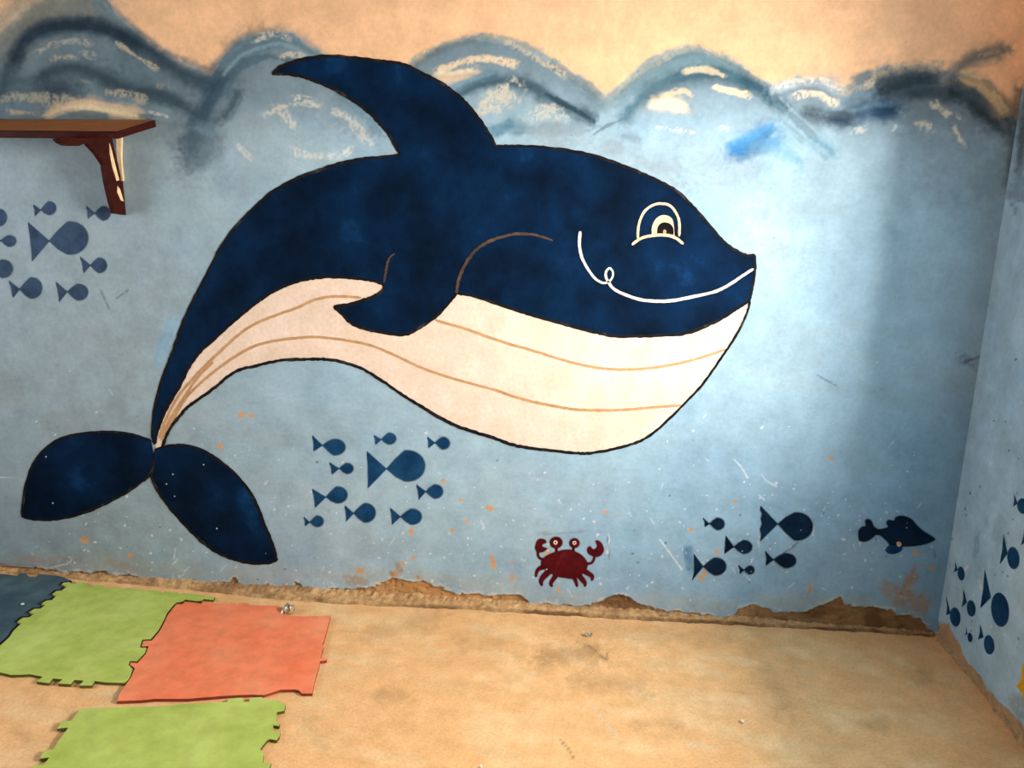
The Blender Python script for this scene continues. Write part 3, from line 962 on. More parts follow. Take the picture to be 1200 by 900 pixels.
# ---- the whale
back_up = [(178, 514), (180, 482), (187, 452), (196, 428), (205, 404), (215, 376), (226, 352), (242, 322), (260, 287), (280, 261), (299, 242), (320, 224), (350, 208), (375, 199), (400, 191), (425, 186), (450, 184), (469, 181)]
fin_lo = [(469, 181), (462, 169), (454, 155), (442, 141), (427, 127), (410, 116), (392, 105), (372, 96), (355, 90), (337, 87), (319, 87)]
fin_up = [(319, 87), (326, 80), (337, 75), (362, 68), (392, 66), (425, 69), (450, 72), (475, 76), (495, 86), (515, 96), (535, 110), (550, 125), (562, 140), (572, 155), (581, 171)]
back_dn = [(581, 171), (600, 171), (632, 172), (665, 176), (695, 182), (725, 192), (750, 202), (772, 212), (795, 225), (812, 242), (830, 262), (845, 280), (860, 292), (875, 299), (885, 299)]
snout = [(885, 299), (885, 317), (882, 337), (879, 352)]
belly_fr = [(879, 352), (876, 365), (867, 385), (855, 405), (840, 427), (822, 452), (800, 475), (780, 495), (762, 510), (745, 519), (720, 526), (692, 531), (675, 531), (645, 528), (620, 525), (600, 521), (575, 512), (555, 506), (535, 499), (515, 489), (495, 477), (475, 465), (455, 451), (435, 438), (420, 430), (400, 424), (382, 421), (360, 421), (332, 422), (315, 425), (299, 429), (282, 433), (267, 441), (257, 450), (237, 465), (220, 477), (207, 492), (197, 506), (190, 524)]
mid_l = [(181, 521), (184, 507), (192, 485), (202, 467), (212, 450), (222, 430), (235, 412), (252, 397), (270, 380), (287, 366), (302, 354), (320, 342), (337, 334), (357, 328), (380, 325), (402, 325), (425, 327), (440, 330), (449, 333)]
flip_fr = [(449, 333), (449, 339), (440, 346), (425, 352), (407, 357), (391, 359)]
flip_lo = [(391, 359), (400, 367), (412, 379), (430, 386), (450, 390), (475, 392), (495, 382), (512, 370), (525, 356), (535, 344)]
mid_r = [(535, 344), (550, 346), (570, 352), (600, 362), (625, 370), (650, 377), (675, 384), (700, 390), (720, 394), (750, 394), (780, 393), (807, 390), (830, 381), (850, 371), (865, 361), (879, 352)]
fluke_l = [(177, 516), (150, 508), (120, 506), (90, 509), (65, 517), (47, 532), (36, 550), (29, 575), (26, 600), (29, 606), (45, 609), (70, 608), (95, 602), (120, 592), (145, 579), (162, 567), (176, 555), (181, 536)]
fluke_r = [(181, 527), (200, 522), (220, 522), (240, 529), (260, 542), (280, 560), (299, 587), (310, 615), (319, 636), (323, 651), (323, 657), (312, 660), (297, 660), (275, 656), (252, 646), (232, 631), (212, 610), (195, 590), (182, 570), (176, 555)]


def sm(a, n=4):
    return [tuple(p) for p in smooth(a, n)]


org = on_back([(470, 530)])[0]
org[1] = 0.0
wh = empty('painted_whale', org, 'large smiling navy and cream whale painted across the blue wall', 'mural')
K = .0012
dors = sm(fin_lo) + sm(fin_up)[1:]
navy = sm(back_up)[:-1] + [(469, 181), (520, 188), (581, 171)] + sm(back_dn)[1:] + sm(snout)[1:] + sm(mid_r)[::-1][1:-1] + [(535, 344), (537, 330), (500, 330), (454, 320)] + sm(mid_l)[::-1] + [(178, 518)]
body = link('body', fill_mesh('body', navy, 'b', K, org), M_NAVY, wh)
df = link('dorsal_fin', fill_mesh('dorsal_fin', dors + [(560, 190), (520, 196), (480, 194)], 'b', K * 1.25, org), M_NAVY, wh)
flp = sm(flip_fr)[:-1] + sm(flip_lo) + [(537, 330), (500, 330), (454, 320), (451, 326)]
fo = link('flipper', fill_mesh('flipper', flp, 'b', K, org), M_NAVY, wh)
be = link('belly', fill_mesh('belly', sm(mid_l)[:-1] + sm(flip_fr)[:-1] + sm(flip_lo)[:-1] + sm(mid_r)[:-1] + sm(belly_fr) + [(184, 526)], 'b', K * .9, org), M_CREAM, wh)
tag(be, 'cream striped belly')
f1 = link('tail_fluke', fill_mesh('tail_fluke', sm(fluke_l), 'b', K, org), M_NAVY_WORN, wh)
f2 = link('tail_fluke', fill_mesh('tail_fluke', sm(fluke_r), 'b', K, org), M_NAVY_WORN, wh)
stripes = [[(423, 349), (405, 347.5), (385, 348), (367, 352), (350, 360), (325, 369), (300, 379), (280, 392), (260, 410), (242, 427), (225, 445), (210, 463), (196, 488), (186, 514)],
           [(800, 475), (770, 477), (735, 480), (705, 481), (675, 480), (650, 476), (625, 471), (600, 464), (580, 457), (550, 449), (510, 437), (485, 427), (460, 415), (435, 405), (412, 400), (392, 397), (370, 395), (350, 396), (325, 399), (300, 405), (282, 414), (265, 425), (250, 436), (235, 449), (219, 465), (204, 490), (190, 518)],
           [(510, 375), (530, 381), (550, 387), (575, 396), (600, 404), (625, 411), (650, 419), (675, 426), (700, 431), (725, 433), (755, 432), (785, 428), (815, 421), (852, 409)],
           [(250, 424), (232, 442), (214, 468), (199, 492), (188, 516)]]
for s_ in stripes:
    link('belly_stripe', line_mesh('belly_stripe', s_, [3.2, 3.4, 3.0, 3.4, 2.6], 'b', K * 1.6, org, .3), M_STRIPE, be)


def outl(par, pts, w, mat=M_LINE, name='outline', k=1.8):
    w = np.array(w) * 1.15
    link(name, line_mesh(name, pts, w, 'b', K * k, org, .55), mat, par)


outl(body, back_up, [2.4, 3.0, 2.6, 3.2, 2.6])
outl(df, fin_lo, [3.0, 3.6, 3.4, 3.0])
outl(df, fin_up, [3.4, 3.6, 3.2, 3.0])
outl(body, back_dn, [2.4, 3.0, 3.0, 2.8, 3.0])
outl(body, snout, [2.4, 2.4, 2.0])
outl(be, belly_fr, [2.6, 2.4, 3.0, 3.4, 3.0, 3.2, 3.0, 3.2])
outl(body, mid_l, [3.2, 2.8, 2.8, 3.0])
outl(fo, flip_fr, [2.6, 3.2, 3.0])
outl(fo, flip_lo, [3.4, 3.2, 3.2, 3.0])
outl(body, mid_r, [2.8, 2.8, 3.2, 3.2, 2.6])
outl(f1, fluke_l, [2.4, 2.8, 2.8, 3.0])
outl(f2, fluke_r, [2.4, 2.8, 2.8, 3.0])
outl(fo, [(535, 344), (537, 330), (545, 310), (557, 294), (575, 282), (599, 275), (614, 274), (630, 276), (648, 282)], [3.2, 3.2, 3.0, 2.8, 2.0], M_BROWNLINE, 'fin_crease', 2.2)
outl(fo, [(450, 331), (453, 314), (456, 303), (463, 297)], [2.6, 2.6, 2.2, 1.0], M_BROWNLINE, 'fin_crease', 2.2)
link('mouth_line', line_mesh('mouth_line', [(680, 271), (679, 285), (681, 299), (687, 312), (696, 325), (705, 331), (711, 331), (716.5, 327), (718.5, 320), (715, 314.5), (711, 317), (710, 324), (714, 332), (720, 339), (732, 345), (750, 351), (770, 353), (790, 352), (815, 347), (840, 341), (857, 332), (872, 322), (883, 315)], [3.6, 3.2, 2.6, 2.2, 3.0, 3.4, 3.8, 3.4, 3.0], 'b', K * 2, org, .25), M_WHITE, wh)
ey = link('eye', fill_mesh('eye', sm([(764, 276), (764, 266), (769, 256), (777, 252), (785, 254), (789, 260), (790.5, 276)]), 'b', K * 2, org), M_PEACH, wh)
tag(ey, 'peach coloured eye')
link('pupil', fill_mesh('pupil', sm([(770, 275), (771, 266), (776, 261), (784, 261.5), (789, 267), (789.5, 275)]), 'b', K * 2.6, org), M_BLACK, ey)
link('eye_glint', fill_mesh('eye_glint', disc(779, 271.5, 2.0, 2.6, 12), 'b', K * 3, org), M_STRIPE, ey)
link('eyelid_line', line_mesh('eyelid_line', [(747.5, 280), (748, 267), (751, 256), (756, 247), (765, 240.5), (775, 238.5), (785, 241), (792, 249), (796, 260), (796, 277)], 3.0, 'b', K * 2.4, org, .25), M_PEACH, ey)
link('eyelid_line', line_mesh('eyelid_line', [(740.5, 287), (750, 280), (762, 276.5), (780, 275.5), (792, 279), (801, 286)], [3.0, 3.6, 3.2], 'b', K * 3.2, org, .25), M_PEACH, ey)


# ---- stencilled fish
def teardrop(jx, jy, ex, cy, hh, n=22, k=.55):
    """rounded body with its point at the joint."""
    cx = jx + (ex - jx) * k
    pts = [(jx, jy)]
    rx2 = ex - cx
    a_ = math.radians(100)
    pts += [(jx + (cx - jx) * .42, jy + (cy - jy) * .4 - hh * .56)]
    for i in range(n):
        th = -a_ + 2 * a_ * i / (n - 1)
        pts.append((cx + rx2 * math.cos(th), cy + hh * math.sin(th)))
    pts += [(jx + (cx - jx) * .42, jy + (cy - jy) * .4 + hh * .56)]
    return pts


def fish(label, group, mat, tail, joint, ex, cy, hh, spread=1.6):
    o_ = on_back([((joint[0] + ex) / 2, cy + hh)])[0]
    o_[1] = 0
    e = empty('painted_fish', o_, label, 'fish', group)
    link('fish_body', soft_mesh('fish_body', teardrop(joint[0], joint[1], ex, cy, hh), 'b', K, o_, spread), mat, e)
    t0, t1 = tail[0], tail[-1]
    mid = [np.asarray(t0) * (1 - f) + np.asarray(t1) * f + np.array([b_, 0]) for f, b_ in ((.3, .8), (.6, .8))] if len(tail) == 2 else [np.asarray(q) for q in tail[1:-1]]
    poly = [joint, t0] + [tuple(q) for q in mid] + [t1]
    link('fish_tail', soft_mesh('fish_tail', poly, 'b', K, o_, spread * .8), mat, e)


GA, GB, GC, GD = 'stencilled fish under the shelf', 'stencilled fish under the whale', 'stencilled fish right of the crab', 'stencilled fish on the side wall'
fish('small slate fish at the top of the school under the shelf', GA, M_FISH_A, [(39, 240), (41, 253)], (48, 246), 65.5, 244, 7.5)
fish('small slate fish touching the foot of the shelf bracket', GA, M_FISH_A, [(101, 242), (103, 256)], (111, 250), 129, 250, 8)
fish('big slate fish in the middle of the school under the shelf', GA, M_FISH_A, [(33, 261), (37.5, 306)], (57.5, 282.5), 103, 279, 19)
fish('slate fish just right of and below the big fish under the shelf', GA, M_FISH_A, [(94, 301), (98, 320)], (106, 311), 125, 311, 8.5)
fish('lowest slate fish of the school under the shelf', GA, M_FISH_A, [(65.5, 330.5), (69, 354)], (79, 342), 103, 342.5, 9.3)
fish('plump slate fish at the lower left of the school under the shelf', GA, M_FISH_A, [(10.5, 329), (15, 349)], (23, 339), 49, 337.5, 12)
fish('tiny slate fish behind the tail of the big fish at the left edge', GA, M_FISH_A, [(-9, 275), (-6, 289)], (1, 282), 18.7, 282.5, 6.3)
fish('slate fish head cut by the left edge, nearest the shelf', GA, M_FISH_A, [(-24, 246), (-22, 266)], (-13, 256), 7.5, 255, 10)
fish('slate fish head cut by the left edge, level with the bottom of the big fish', GA, M_FISH_A, [(-22, 305), (-19, 326)], (-10, 316), 14.5, 315, 10.3)
fish('blue fish at the top left of the school under the whale', GB, M_FISH_B, [(366, 510.5), (367.5, 529)], (378, 522), 404.5, 524, 9.3)
fish('small blue fish directly above the big fish under the whale', GB, M_FISH_B, [(438, 510), (440, 521)], (447, 515), 464, 514, 6.5)
fish('small blue fish at the top right of the school, close to the belly', GB, M_FISH_B, [(501, 512), (502, 525)], (510, 519), 527, 519.5, 7)
fish('big blue fish in the middle of the school under the whale', GB, M_FISH_B, [(430, 529), (431, 572)], (453, 549.5), 498, 546, 18)
fish('small blue fish just behind the tail of the big fish under the whale', GB, M_FISH_B, [(386, 542), (389, 556)], (397.5, 549), 414, 549, 6)
fish('blue fish to the lower right of the big fish under the whale', GB, M_FISH_B, [(488, 568), (490.5, 585.5)], (499, 576), 519, 576, 8)
fish('blue fish with a wide tail at the left side of the school under the whale', GB, M_FISH_B, [(366, 573), (369, 595)], (382, 582.5), 407, 580, 9.5)
fish('plump round blue fish at the bottom middle of the school under the whale', GB, M_FISH_B, [(404, 592.5), (405.5, 611)], (414.5, 601.5), 440, 601, 11)
fish('blue fish at the bottom right of the school under the whale', GB, M_FISH_B, [(457.5, 595.5), (459, 615)], (469.5, 605.5), 494, 605.5, 9)
fish('tiny lowest blue fish nearest the right tail fluke', GB, M_FISH_B, [(356, 606), (357.5, 616.5)], (363, 612), 379, 611, 6.3)
fish('small dark fish at the top of the school right of the crab', GC, M_FISH_C, [(824, 607), (826, 617.5)], (831.5, 614), 849, 614, 7)
fish('middle dark fish with a tall tail in the school right of the crab', GC, M_FISH_C, [(850.5, 627.5), (850, 640), (849, 649)], (860, 641), 881.5, 641, 7.8)
fish('dark fish with a long bent tail, nearest the crab', GC, M_FISH_C, [(813, 649), (813.5, 668), (811, 680)], (824, 664), 851, 664, 10.3)
fish('tiny lowest dark fish in the school right of the crab', GC, M_FISH_C, [(865.5, 662.5), (867, 672.5)], (872, 668), 884, 668, 5)
fish('biggest dark fish with a ragged tail right of the crab', GC, M_FISH_C, [(891.5, 593), (891, 598), (893, 602), (891.5, 608), (893, 614), (890.5, 620), (892, 626), (891, 634)], (911.5, 614), 952.5, 617, 16.3, 1.5)
fish('dark fish below the biggest fish right of the crab', GC, M_FISH_C, [(897, 646), (897.5, 663)], (906.5, 656), 933, 657, 8.5)

# ---- finned fish silhouette
q = np.array([(425, 690), (440, 670), (458, 665), (455, 642), (470, 633), (487, 645), (495, 665), (515, 680), (540, 678), (562, 670), (555, 652), (565, 637), (590, 640), (600, 624), (630, 618), (670, 632), (700, 665), (735, 695), (780, 722), (775, 735), (740, 750), (680, 760), (625, 762), (575, 757), (560, 740), (530, 712), (505, 708), (490, 722), (460, 738), (430, 735), (424, 715)]) / 4 + (900, 450)
o_ = on_back([(1050, 649)])[0]
o_[1] = 0
e = empty('painted_finned_fish', o_, 'dark blue fish with rounded fins painted near the corner', 'fish')
link('fish_body', soft_mesh('fish_body', smooth(q, 3, True), 'b', K, o_, 1.2), M_FISH_C, e)
q = np.array([(575, 755), (625, 762), (627, 778), (610, 790), (585, 797), (560, 791), (552, 775)]) / 4 + (900, 450)
link('belly_fin', soft_mesh('belly_fin', smooth(q, 4, True), 'b', K * 1.1, o_, .9), M_FISH_B, e)

M_CHIP = simple_paint('bare_plaster_chip', [(.3, (206, 160, 116)), (.7, (232, 192, 150))], 30)
link('paint_chip', fill_mesh('paint_chip', [(1050.5, 635.5), (1053, 634.5), (1056, 636), (1056.5, 639), (1053.5, 641), (1051, 639.5)], 'b', K * 1.8, o_), M_CHIP, e)

# ---- crab
o_ = on_back([(668, 686)])[0]
o_[1] = 0
cr = empty('painted_crab', o_, 'dark red crab with raised claws painted near the floor', 'crab')


def cpx(l):
    return np.array(l, float) / 10 + (610, 610)


def cpart(name, poly, k=1.0, spread=.9, sm_=3, par=None):
    return link(name, soft_mesh(name, smooth(cpx(poly), sm_, True), 'b', K * k, o_, spread), M_CRAB, par or cr)


cpart('shell', [(240, 500), (255, 455), (300, 415), (360, 385), (430, 365), (500, 345), (580, 342), (650, 368), (710, 400), (755, 445), (785, 500), (778, 560), (740, 610), (680, 655), (600, 682), (520, 672), (440, 660), (370, 630), (300, 580), (250, 550)], 1.2)
for c_, r1, r2, rc, rr, st in (((418, 258), 74, 68, (410, 258), 25, [(418, 300), (420, 340), (422, 385)]), ((633, 265), 60, 58, (632, 262), 23, [(620, 310), (618, 345), (612, 385)])):
    ol, _, _ = line_px(cpx(st), 3.2, .05, taper=False)
    st_ = link('eye_stalk', soft_mesh('eye_stalk', ol, 'b', K, o_, .5), M_CRAB, cr)
    eb = link('eye', soft_mesh('eye', cpx(disc(*c_, r1, r2)), 'b', K * 1.3, o_, .8), M_CRAB, cr)
    link('eye_ring', fill_mesh('eye_ring', cpx(disc(*rc, rr, rr, 18)), 'b', K * 2, o_), M_WHITE, eb)
    link('pupil', fill_mesh('pupil', cpx(disc(*rc, rr * .45, rr * .45, 12)), 'b', K * 2.6, o_), M_BLACK, eb)
cl = cpart('claw', [(300, 262), (296, 235), (270, 218), (230, 213), (195, 235), (176, 290), (172, 330), (195, 365), (240, 374), (280, 360), (314, 328), (280, 316), (254, 300), (264, 274)])
cr_ = cpart('claw', [(876, 242), (910, 235), (945, 260), (970, 310), (976, 350), (955, 395), (920, 420), (870, 425), (820, 405), (785, 375), (780, 335), (800, 308), (820, 305), (835, 325), (862, 338), (887, 320), (896, 285)])
for par, pp in ((cl, [(205, 360), (205, 405), (222, 438), (260, 455)]), (cr_, [(868, 420), (855, 465), (828, 498), (775, 508)])):
    ol, _, _ = line_px(cpx(pp), 2.8, .05, taper=False)
    link('claw_arm', soft_mesh('claw_arm', ol, 'b', K * .9, o_, .7), M_CRAB, par)
for pp, w_ in (([(280, 540), (215, 568), (190, 605), (180, 662)], (6, 4.5, 3.6, 2)), ([(340, 590), (270, 660), (240, 710), (252, 766)], (8, 6.5, 5, 2)), ([(415, 645), (375, 700), (356, 740), (372, 776)], (6, 5, 4, 1.8)),
               ([(730, 585), (800, 625), (840, 655), (834, 706)], (7, 5.5, 4.5, 1.8)), ([(680, 640), (735, 705), (755, 738), (755, 776)], (7, 5.5, 4, 1.5)), ([(625, 660), (648, 715), (664, 778)], (5, 4, 2.2))):
    ol, _, _ = line_px(cpx(pp), np.array(w_), .1)
    link('leg', soft_mesh('leg', ol, 'b', K * .9, o_, .8), M_CRAB, cr)


# ---- fish and star on the side wall
def fish_r(label, tail, joint, c_, rx, ry):
    o_ = on_right([(c_[0], c_[1] + ry)])[0]
    o_[0] = XR
    e = empty('painted_fish', o_, label, 'fish', GD)
    d = disc(c_[0], c_[1], rx, ry, 24, -.10)
    link('fish_body', soft_mesh('fish_body', d, 'r', K, o_, .7), M_FISH_B, e)
    poly = [joint, tail[0], (np.array(tail[0]) * .5 + np.array(tail[1]) * .5 + (.9, 0)), tail[1]]
    link('fish_tail', soft_mesh('fish_tail', [tuple(p) for p in poly], 'r', K, o_, .5), M_FISH_B, e)


fish_r('highest blue fish of the school on the side wall, at the right edge', [(1188.5, 579.5), (1187, 594)], (1192.5, 590), (1198.5, 593), 6.2, 9)
fish_r('blue fish below the highest one on the side wall', [(1176, 626.5), (1171.5, 661)], (1180.5, 648.5), (1187.3, 654), 6.8, 13)
fish_r('fish tail showing at the right edge on the side wall', [(1201, 614), (1196.5, 639)], (1206, 632), (1215, 642), 8.5, 16)
fish_r('small blue fish nearest the corner, level with the finned fish', [(1119.3, 659), (1117.6, 671)], (1122.3, 668), (1126.2, 672), 3.8, 8)
fish_r('blue fish between the corner and the big fish on the side wall', [(1129, 691), (1127, 711.6)], (1133, 706), (1138, 713), 4.8, 9.5)
fish_r('big blue fish on the side wall', [(1154, 667.6), (1148.7, 713)], (1161, 700), (1171.8, 714.5), 10.2, 20)
fish_r('faded blue fish lowest in the corner beside the bare mortar', [(1109, 699), (1109, 721)], (1113.7, 719), (1119.3, 723), 5.8, 11)
fish_r('tiny blue fish at the bottom of the side wall school', [(1132, 735), (1131, 744.6)], (1133.6, 743), (1136.6, 747), 2.6, 5.4)
fish_r('blue fish under the big fish on the side wall', [(1148.7, 732), (1146, 749.5)], (1152.5, 747), (1159, 755.6), 5.8, 11.3)
o_ = on_right([(1216, 850)])[0]
o_[0] = XR
star_px = [(1191, 804), (1194.5, 799.5), (1196.3, 796), (1197.3, 788), (1198.3, 777), (1202, 784), (1206, 790), (1213, 788), (1221, 784), (1216, 796), (1213, 804), (1217, 812), (1222, 822), (1214, 819), (1208, 818), (1204, 826), (1200.5, 836), (1199.5, 822), (1198.3, 813.5), (1195, 809)]
st = link('painted_starfish', fill_mesh('painted_starfish', star_px, 'r', K, o_), M_STAR, None, tuple(o_))
tag(st, 'yellow starfish painted low on the side wall at the right edge', 'starfish')

# ------------------------------------------------------------------ wall shelf
M_WOOD = simple_paint('red_brown_gloss', [(.3, (42, 15, 11)), (.6, (60, 22, 16)), (.8, (84, 38, 28))], 12, .45, stretch=(1, 6, 6), bump=.15)
M_WOODTOP = simple_paint('red_brown_lit_top', [(.3, (206, 136, 82)), (.6, (220, 150, 94)), (.8, (230, 166, 112))], 10, .6, stretch=(1, 6, 6), bump=.15)  # lighter top colour stands in for light falling from above
M_RAW = simple_paint('raw_split_wood', [(.3, (206, 172, 124)), (.7, (236, 210, 172))], 30, .8, stretch=(6, 6, 1))
br = on_back([(182.5, 140.3)], .004)[0]
fr = on_back([(137, 154.0)], .25)[0]
xl = -2.75
slope = fr - br
sh = empty('wall_shelf', (-2.2, 0, br[2] - .3), 'red-brown wooden wall shelf sagging forward on one bracket', 'shelf')
so = np.array(sh.location)
nrm_ = np.cross(np.array([1.0, 0, 0]), np.array([0, slope[1], slope[2]]))
nrm_ = nrm_ / np.linalg.norm(nrm_)
if nrm_[2] < 0:
    nrm_ = -nrm_
TH = .024
# board outline from above: slightly ragged right end, small broken corner
bo = [(xl, 0, 0), (xl, 1, 0), (fr[0], 1, 0), (fr[0] * .55 + br[0] * .45, .52, 0), (br[0] + .001, .06, 0), (br[0] - .002, 0, 0)]
top = np.array([[x, br[1] + slope[1] * k, br[2] + slope[2] * k] for x, k, _ in bo])
bot = top - nrm_ * TH
m = len(bo)
V_ = np.concatenate([top, bot]) - so
me = mesh_np('shelf_board', V_, [tuple(range(m))[::1], tuple(range(2 * m - 1, m - 1, -1))] + [(i + m, (i + 1) % m + m, (i + 1) % m, i) for i in range(m)])
sb = link('shelf_board', me, M_WOOD, sh)
me.materials.append(M_WOODTOP)
me.polygons[0].material_index = 1
bv = sb.modifiers.new('edge', 'BEVEL')
bv.width = .003
bv.segments = 2
bv.material = 0
XB = on_back([(146, 230)])[0][0]


def plate(name, px, x, th, mat, par, dz=0.0):
    A = on_x(px, x)
    A[:, 1] = np.minimum(A[:, 1], -.002)
    A[:, 2] += dz
    B_ = A.copy()
    B_[:, 0] -= th
    m = len(px)
    tr_ = tessellate_polygon([[Vector((p[1], p[2], 0)) for p in A]])
    F = [tuple(t) for t in tr_] + [tuple(i + m for i in t[::-1]) for t in tr_] + [(i, (i + 1) % m, (i + 1) % m + m, i + m) for i in range(m)]
    me = mesh_np(name, np.concatenate([A, B_]) - so, F)
    import bmesh
    bm = bmesh.new()
    bm.from_mesh(me)
    bmesh.ops.recalc_face_normals(bm, faces=bm.faces)
    bm.to_mesh(me)
    bm.free()
    return link(name, me, mat, par)


bk_ = plate('bracket', [(83, 162), (103, 168), (115, 181), (123, 193), (126.5, 215), (131, 235), (135.5, 250), (150, 252), (148, 235), (146, 222), (152, 216), (148, 211), (143, 213), (140, 200), (136, 182), (131, 160), (110, 158)], XB, .018, M_WOOD, sh)
plate('corbel_block', [(69, 163), (74, 168), (80, 171), (93, 171), (100, 167), (98, 161), (80, 161)], XB + .004, .024, M_WOOD, sh)
plate('raw_wood_split', [(128.5, 168), (130, 172), (137, 200), (140, 211), (137, 212), (132, 196), (129, 180)], XB + .002, .004, M_RAW, bk_)
plate('raw_wood_split', [(138, 218), (141, 222), (145, 236), (142, 235), (137.5, 225)], XB + .002, .004, M_RAW, bk_)
# unpainted back batten against the wall
q = on_back([(136, 160), (142, 160), (141.5, 180), (142, 192), (144, 212), (140, 212), (138, 190), (136.5, 175)], .012)
q2 = q.copy()
q2[:, 1] = -.001
m = len(q)
tr_ = tessellate_polygon([[Vector((p[0], p[2], 0)) for p in q]])
link('back_batten', mesh_np('back_batten', np.concatenate([q, q2]) - so, [tuple(t) for t in tr_] + [(i, (i + 1) % m, (i + 1) % m + m, i + m) for i in range(m)]), M_RAW, sh)

# ------------------------------------------------------------------ foam puzzle mats
MT = .011


def foam(name, stops):
    m, nt, b = new_mat(name, .85)
    c = ramp(nt, noise(nt, 5, 6, .6), stops)
    c = mix(nt, .45, c, ramp(nt, noise(nt, 18, 5, .6), [(.32, (212, 208, 200)), (.6, (255, 255, 255))]), 'MULTIPLY')
    nt.links.new(c, b.inputs['Base Color'])
    add_bump(nt, b, math_n(nt, 'ADD', noise(nt, 300, 2), math_n(nt, 'MULTIPLY', noise(nt, 9, 3), 3)), .1, .003)
    return m


M_GREEN = foam('green_foam', [(.3, (176, 192, 90)), (.55, (194, 208, 108)), (.75, (204, 216, 124))])
M_RED = foam('red_foam', [(.3, (252, 128, 88)), (.55, (255, 146, 104)), (.75, (255, 162, 122))])
M_SLATE = foam('slate_foam', [(.3, (62, 80, 92)), (.6, (82, 102, 112)), (.8, (104, 122, 130))])


E_GREEN = foam('dark_green_edge', [(.3, (74, 70, 34)), (.7, (112, 110, 52))])  # darker foam tones for the side faces of the mats
E_RED = foam('dark_red_edge', [(.3, (120, 58, 38)), (.7, (160, 76, 52))])
E_SLATE = foam('dark_slate_edge', [(.3, (34, 40, 46)), (.7, (52, 60, 66))])


def mat_obj(name, px, mat, edge, label):
    top = on_floor(px, MT)
    c0 = top.mean(0)
    c0[2] = 0
    n = len(top)
    tr_ = tessellate_polygon([[Vector((p[0], p[1], 0)) for p in top]])
    bot = top.copy()
    bot[:, 2] = .0012
    F = []
    for t in tr_:
        a_, b_, c_ = (top[i] for i in t)
        F.append(tuple(t) if np.cross(b_ - a_, c_ - a_)[2] > 0 else tuple(t[::-1]))
    F += [tuple(i + n for i in f[::-1]) for f in F]
    F += [(i, (i + 1) % n, (i + 1) % n + n, i + n) for i in range(n)]
    import bmesh
    me = mesh_np(name, np.concatenate([top, bot]) - c0, F)
    bm = bmesh.new()
    bm.from_mesh(me)
    bmesh.ops.recalc_face_normals(bm, faces=bm.faces)
    bm.to_mesh(me)
    bm.free()
    o = link(name, me, mat, None, tuple(c0))
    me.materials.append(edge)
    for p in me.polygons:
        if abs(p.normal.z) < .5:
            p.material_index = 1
    return tag(o, label, 'mat', 'foam puzzle mats on the floor')


g_left = [(74, 683), (70.5, 687.5), (78.5, 687.3), (72, 692), (66, 692.7), (58, 698.7), (66, 698), (61, 703), (54.7, 703.7), (44, 709.6), (53, 708.7), (48, 713), (40, 713.6), (30, 720), (40, 719), (34, 723.5), (27, 723.7), (17.3, 730.7), (25, 730.4), (16, 739), (11, 746.7), (0, 756.7), (-28, 785)]
green1 = g_left + [(0, 788), (13, 791), (28, 790.5), (35, 790), (50, 793), (43, 798.7), (57.5, 800.5), (62, 795), (73, 796), (68, 801), (83, 801.8), (87, 796.7), (98, 797.5), (93, 803.3), (108, 803.3), (111, 798), (124, 799.7), (146, 800.3), (150, 797), (152.5, 793), (155.5, 784), (150.5, 779), (152.5, 774.5), (160.5, 775), (170, 765), (171.5, 759), (164, 759), (166.5, 749.5), (176.5, 749), (185.5, 738.8), (191.5, 728), (195.5, 719), (203.5, 708.6),
         (207, 706), (214, 704.8), (217, 702.6), (230, 704.4), (236, 704), (239, 702), (250, 703), (252, 699.5), (238, 697.5), (226, 696), (213, 694.8), (211.5, 696.4), (209, 694.4), (193, 693), (190.5, 694.8), (188, 692.6), (173, 691.2), (170.5, 693), (168, 690.8), (150, 688.8), (146, 690), (133, 687.5), (130.7, 689.3), (123, 688.3), (120.7, 685.8), (112.7, 685), (110.7, 687.4), (102.7, 686.4), (100.7, 682.6), (92, 681.2), (88.7, 684.2), (82.7, 683.2), (81, 682)]
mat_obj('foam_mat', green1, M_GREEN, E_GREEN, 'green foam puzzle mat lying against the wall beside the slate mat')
red = [(205.5, 709.4), (208, 708), (214, 708), (217, 705), (230, 706.4), (235.6, 707.6), (238, 704.7), (248, 705.2), (252, 707.4), (257, 708.6), (260, 706.5), (275, 707), (278, 709), (281, 706.2), (290, 706.8), (293, 709), (326, 709.8), (329, 713), (331, 718), (336, 721), (344, 722), (365, 722), (387.5, 721.6), (384, 735), (380, 750), (378, 755), (379.5, 758), (377.5, 764), (375.8, 771), (383, 770.8), (382.5, 774), (375, 774.8), (374, 781), (369, 797), (366, 812.6), (353.5, 812.6), (350.5, 809), (345.6, 808), (328.5, 808.3), (318.7, 811.4), (309, 814.5), (297, 814), (279.6, 814.4), (260, 815.7), (219.5, 819), (182, 819), (165, 820.6), (137, 821.6), (141, 811.3), (151, 797.3), (153.4, 794), (158, 783), (152, 778.6), (153.4, 776.3), (161, 777), (171, 766), (174.4, 757), (166, 757.6), (168, 751.4), (178, 750.6), (187, 739.8), (193, 729), (197, 720)]
mat_obj('foam_mat', red, M_RED, E_RED, 'orange-red foam puzzle mat on the sandy floor')
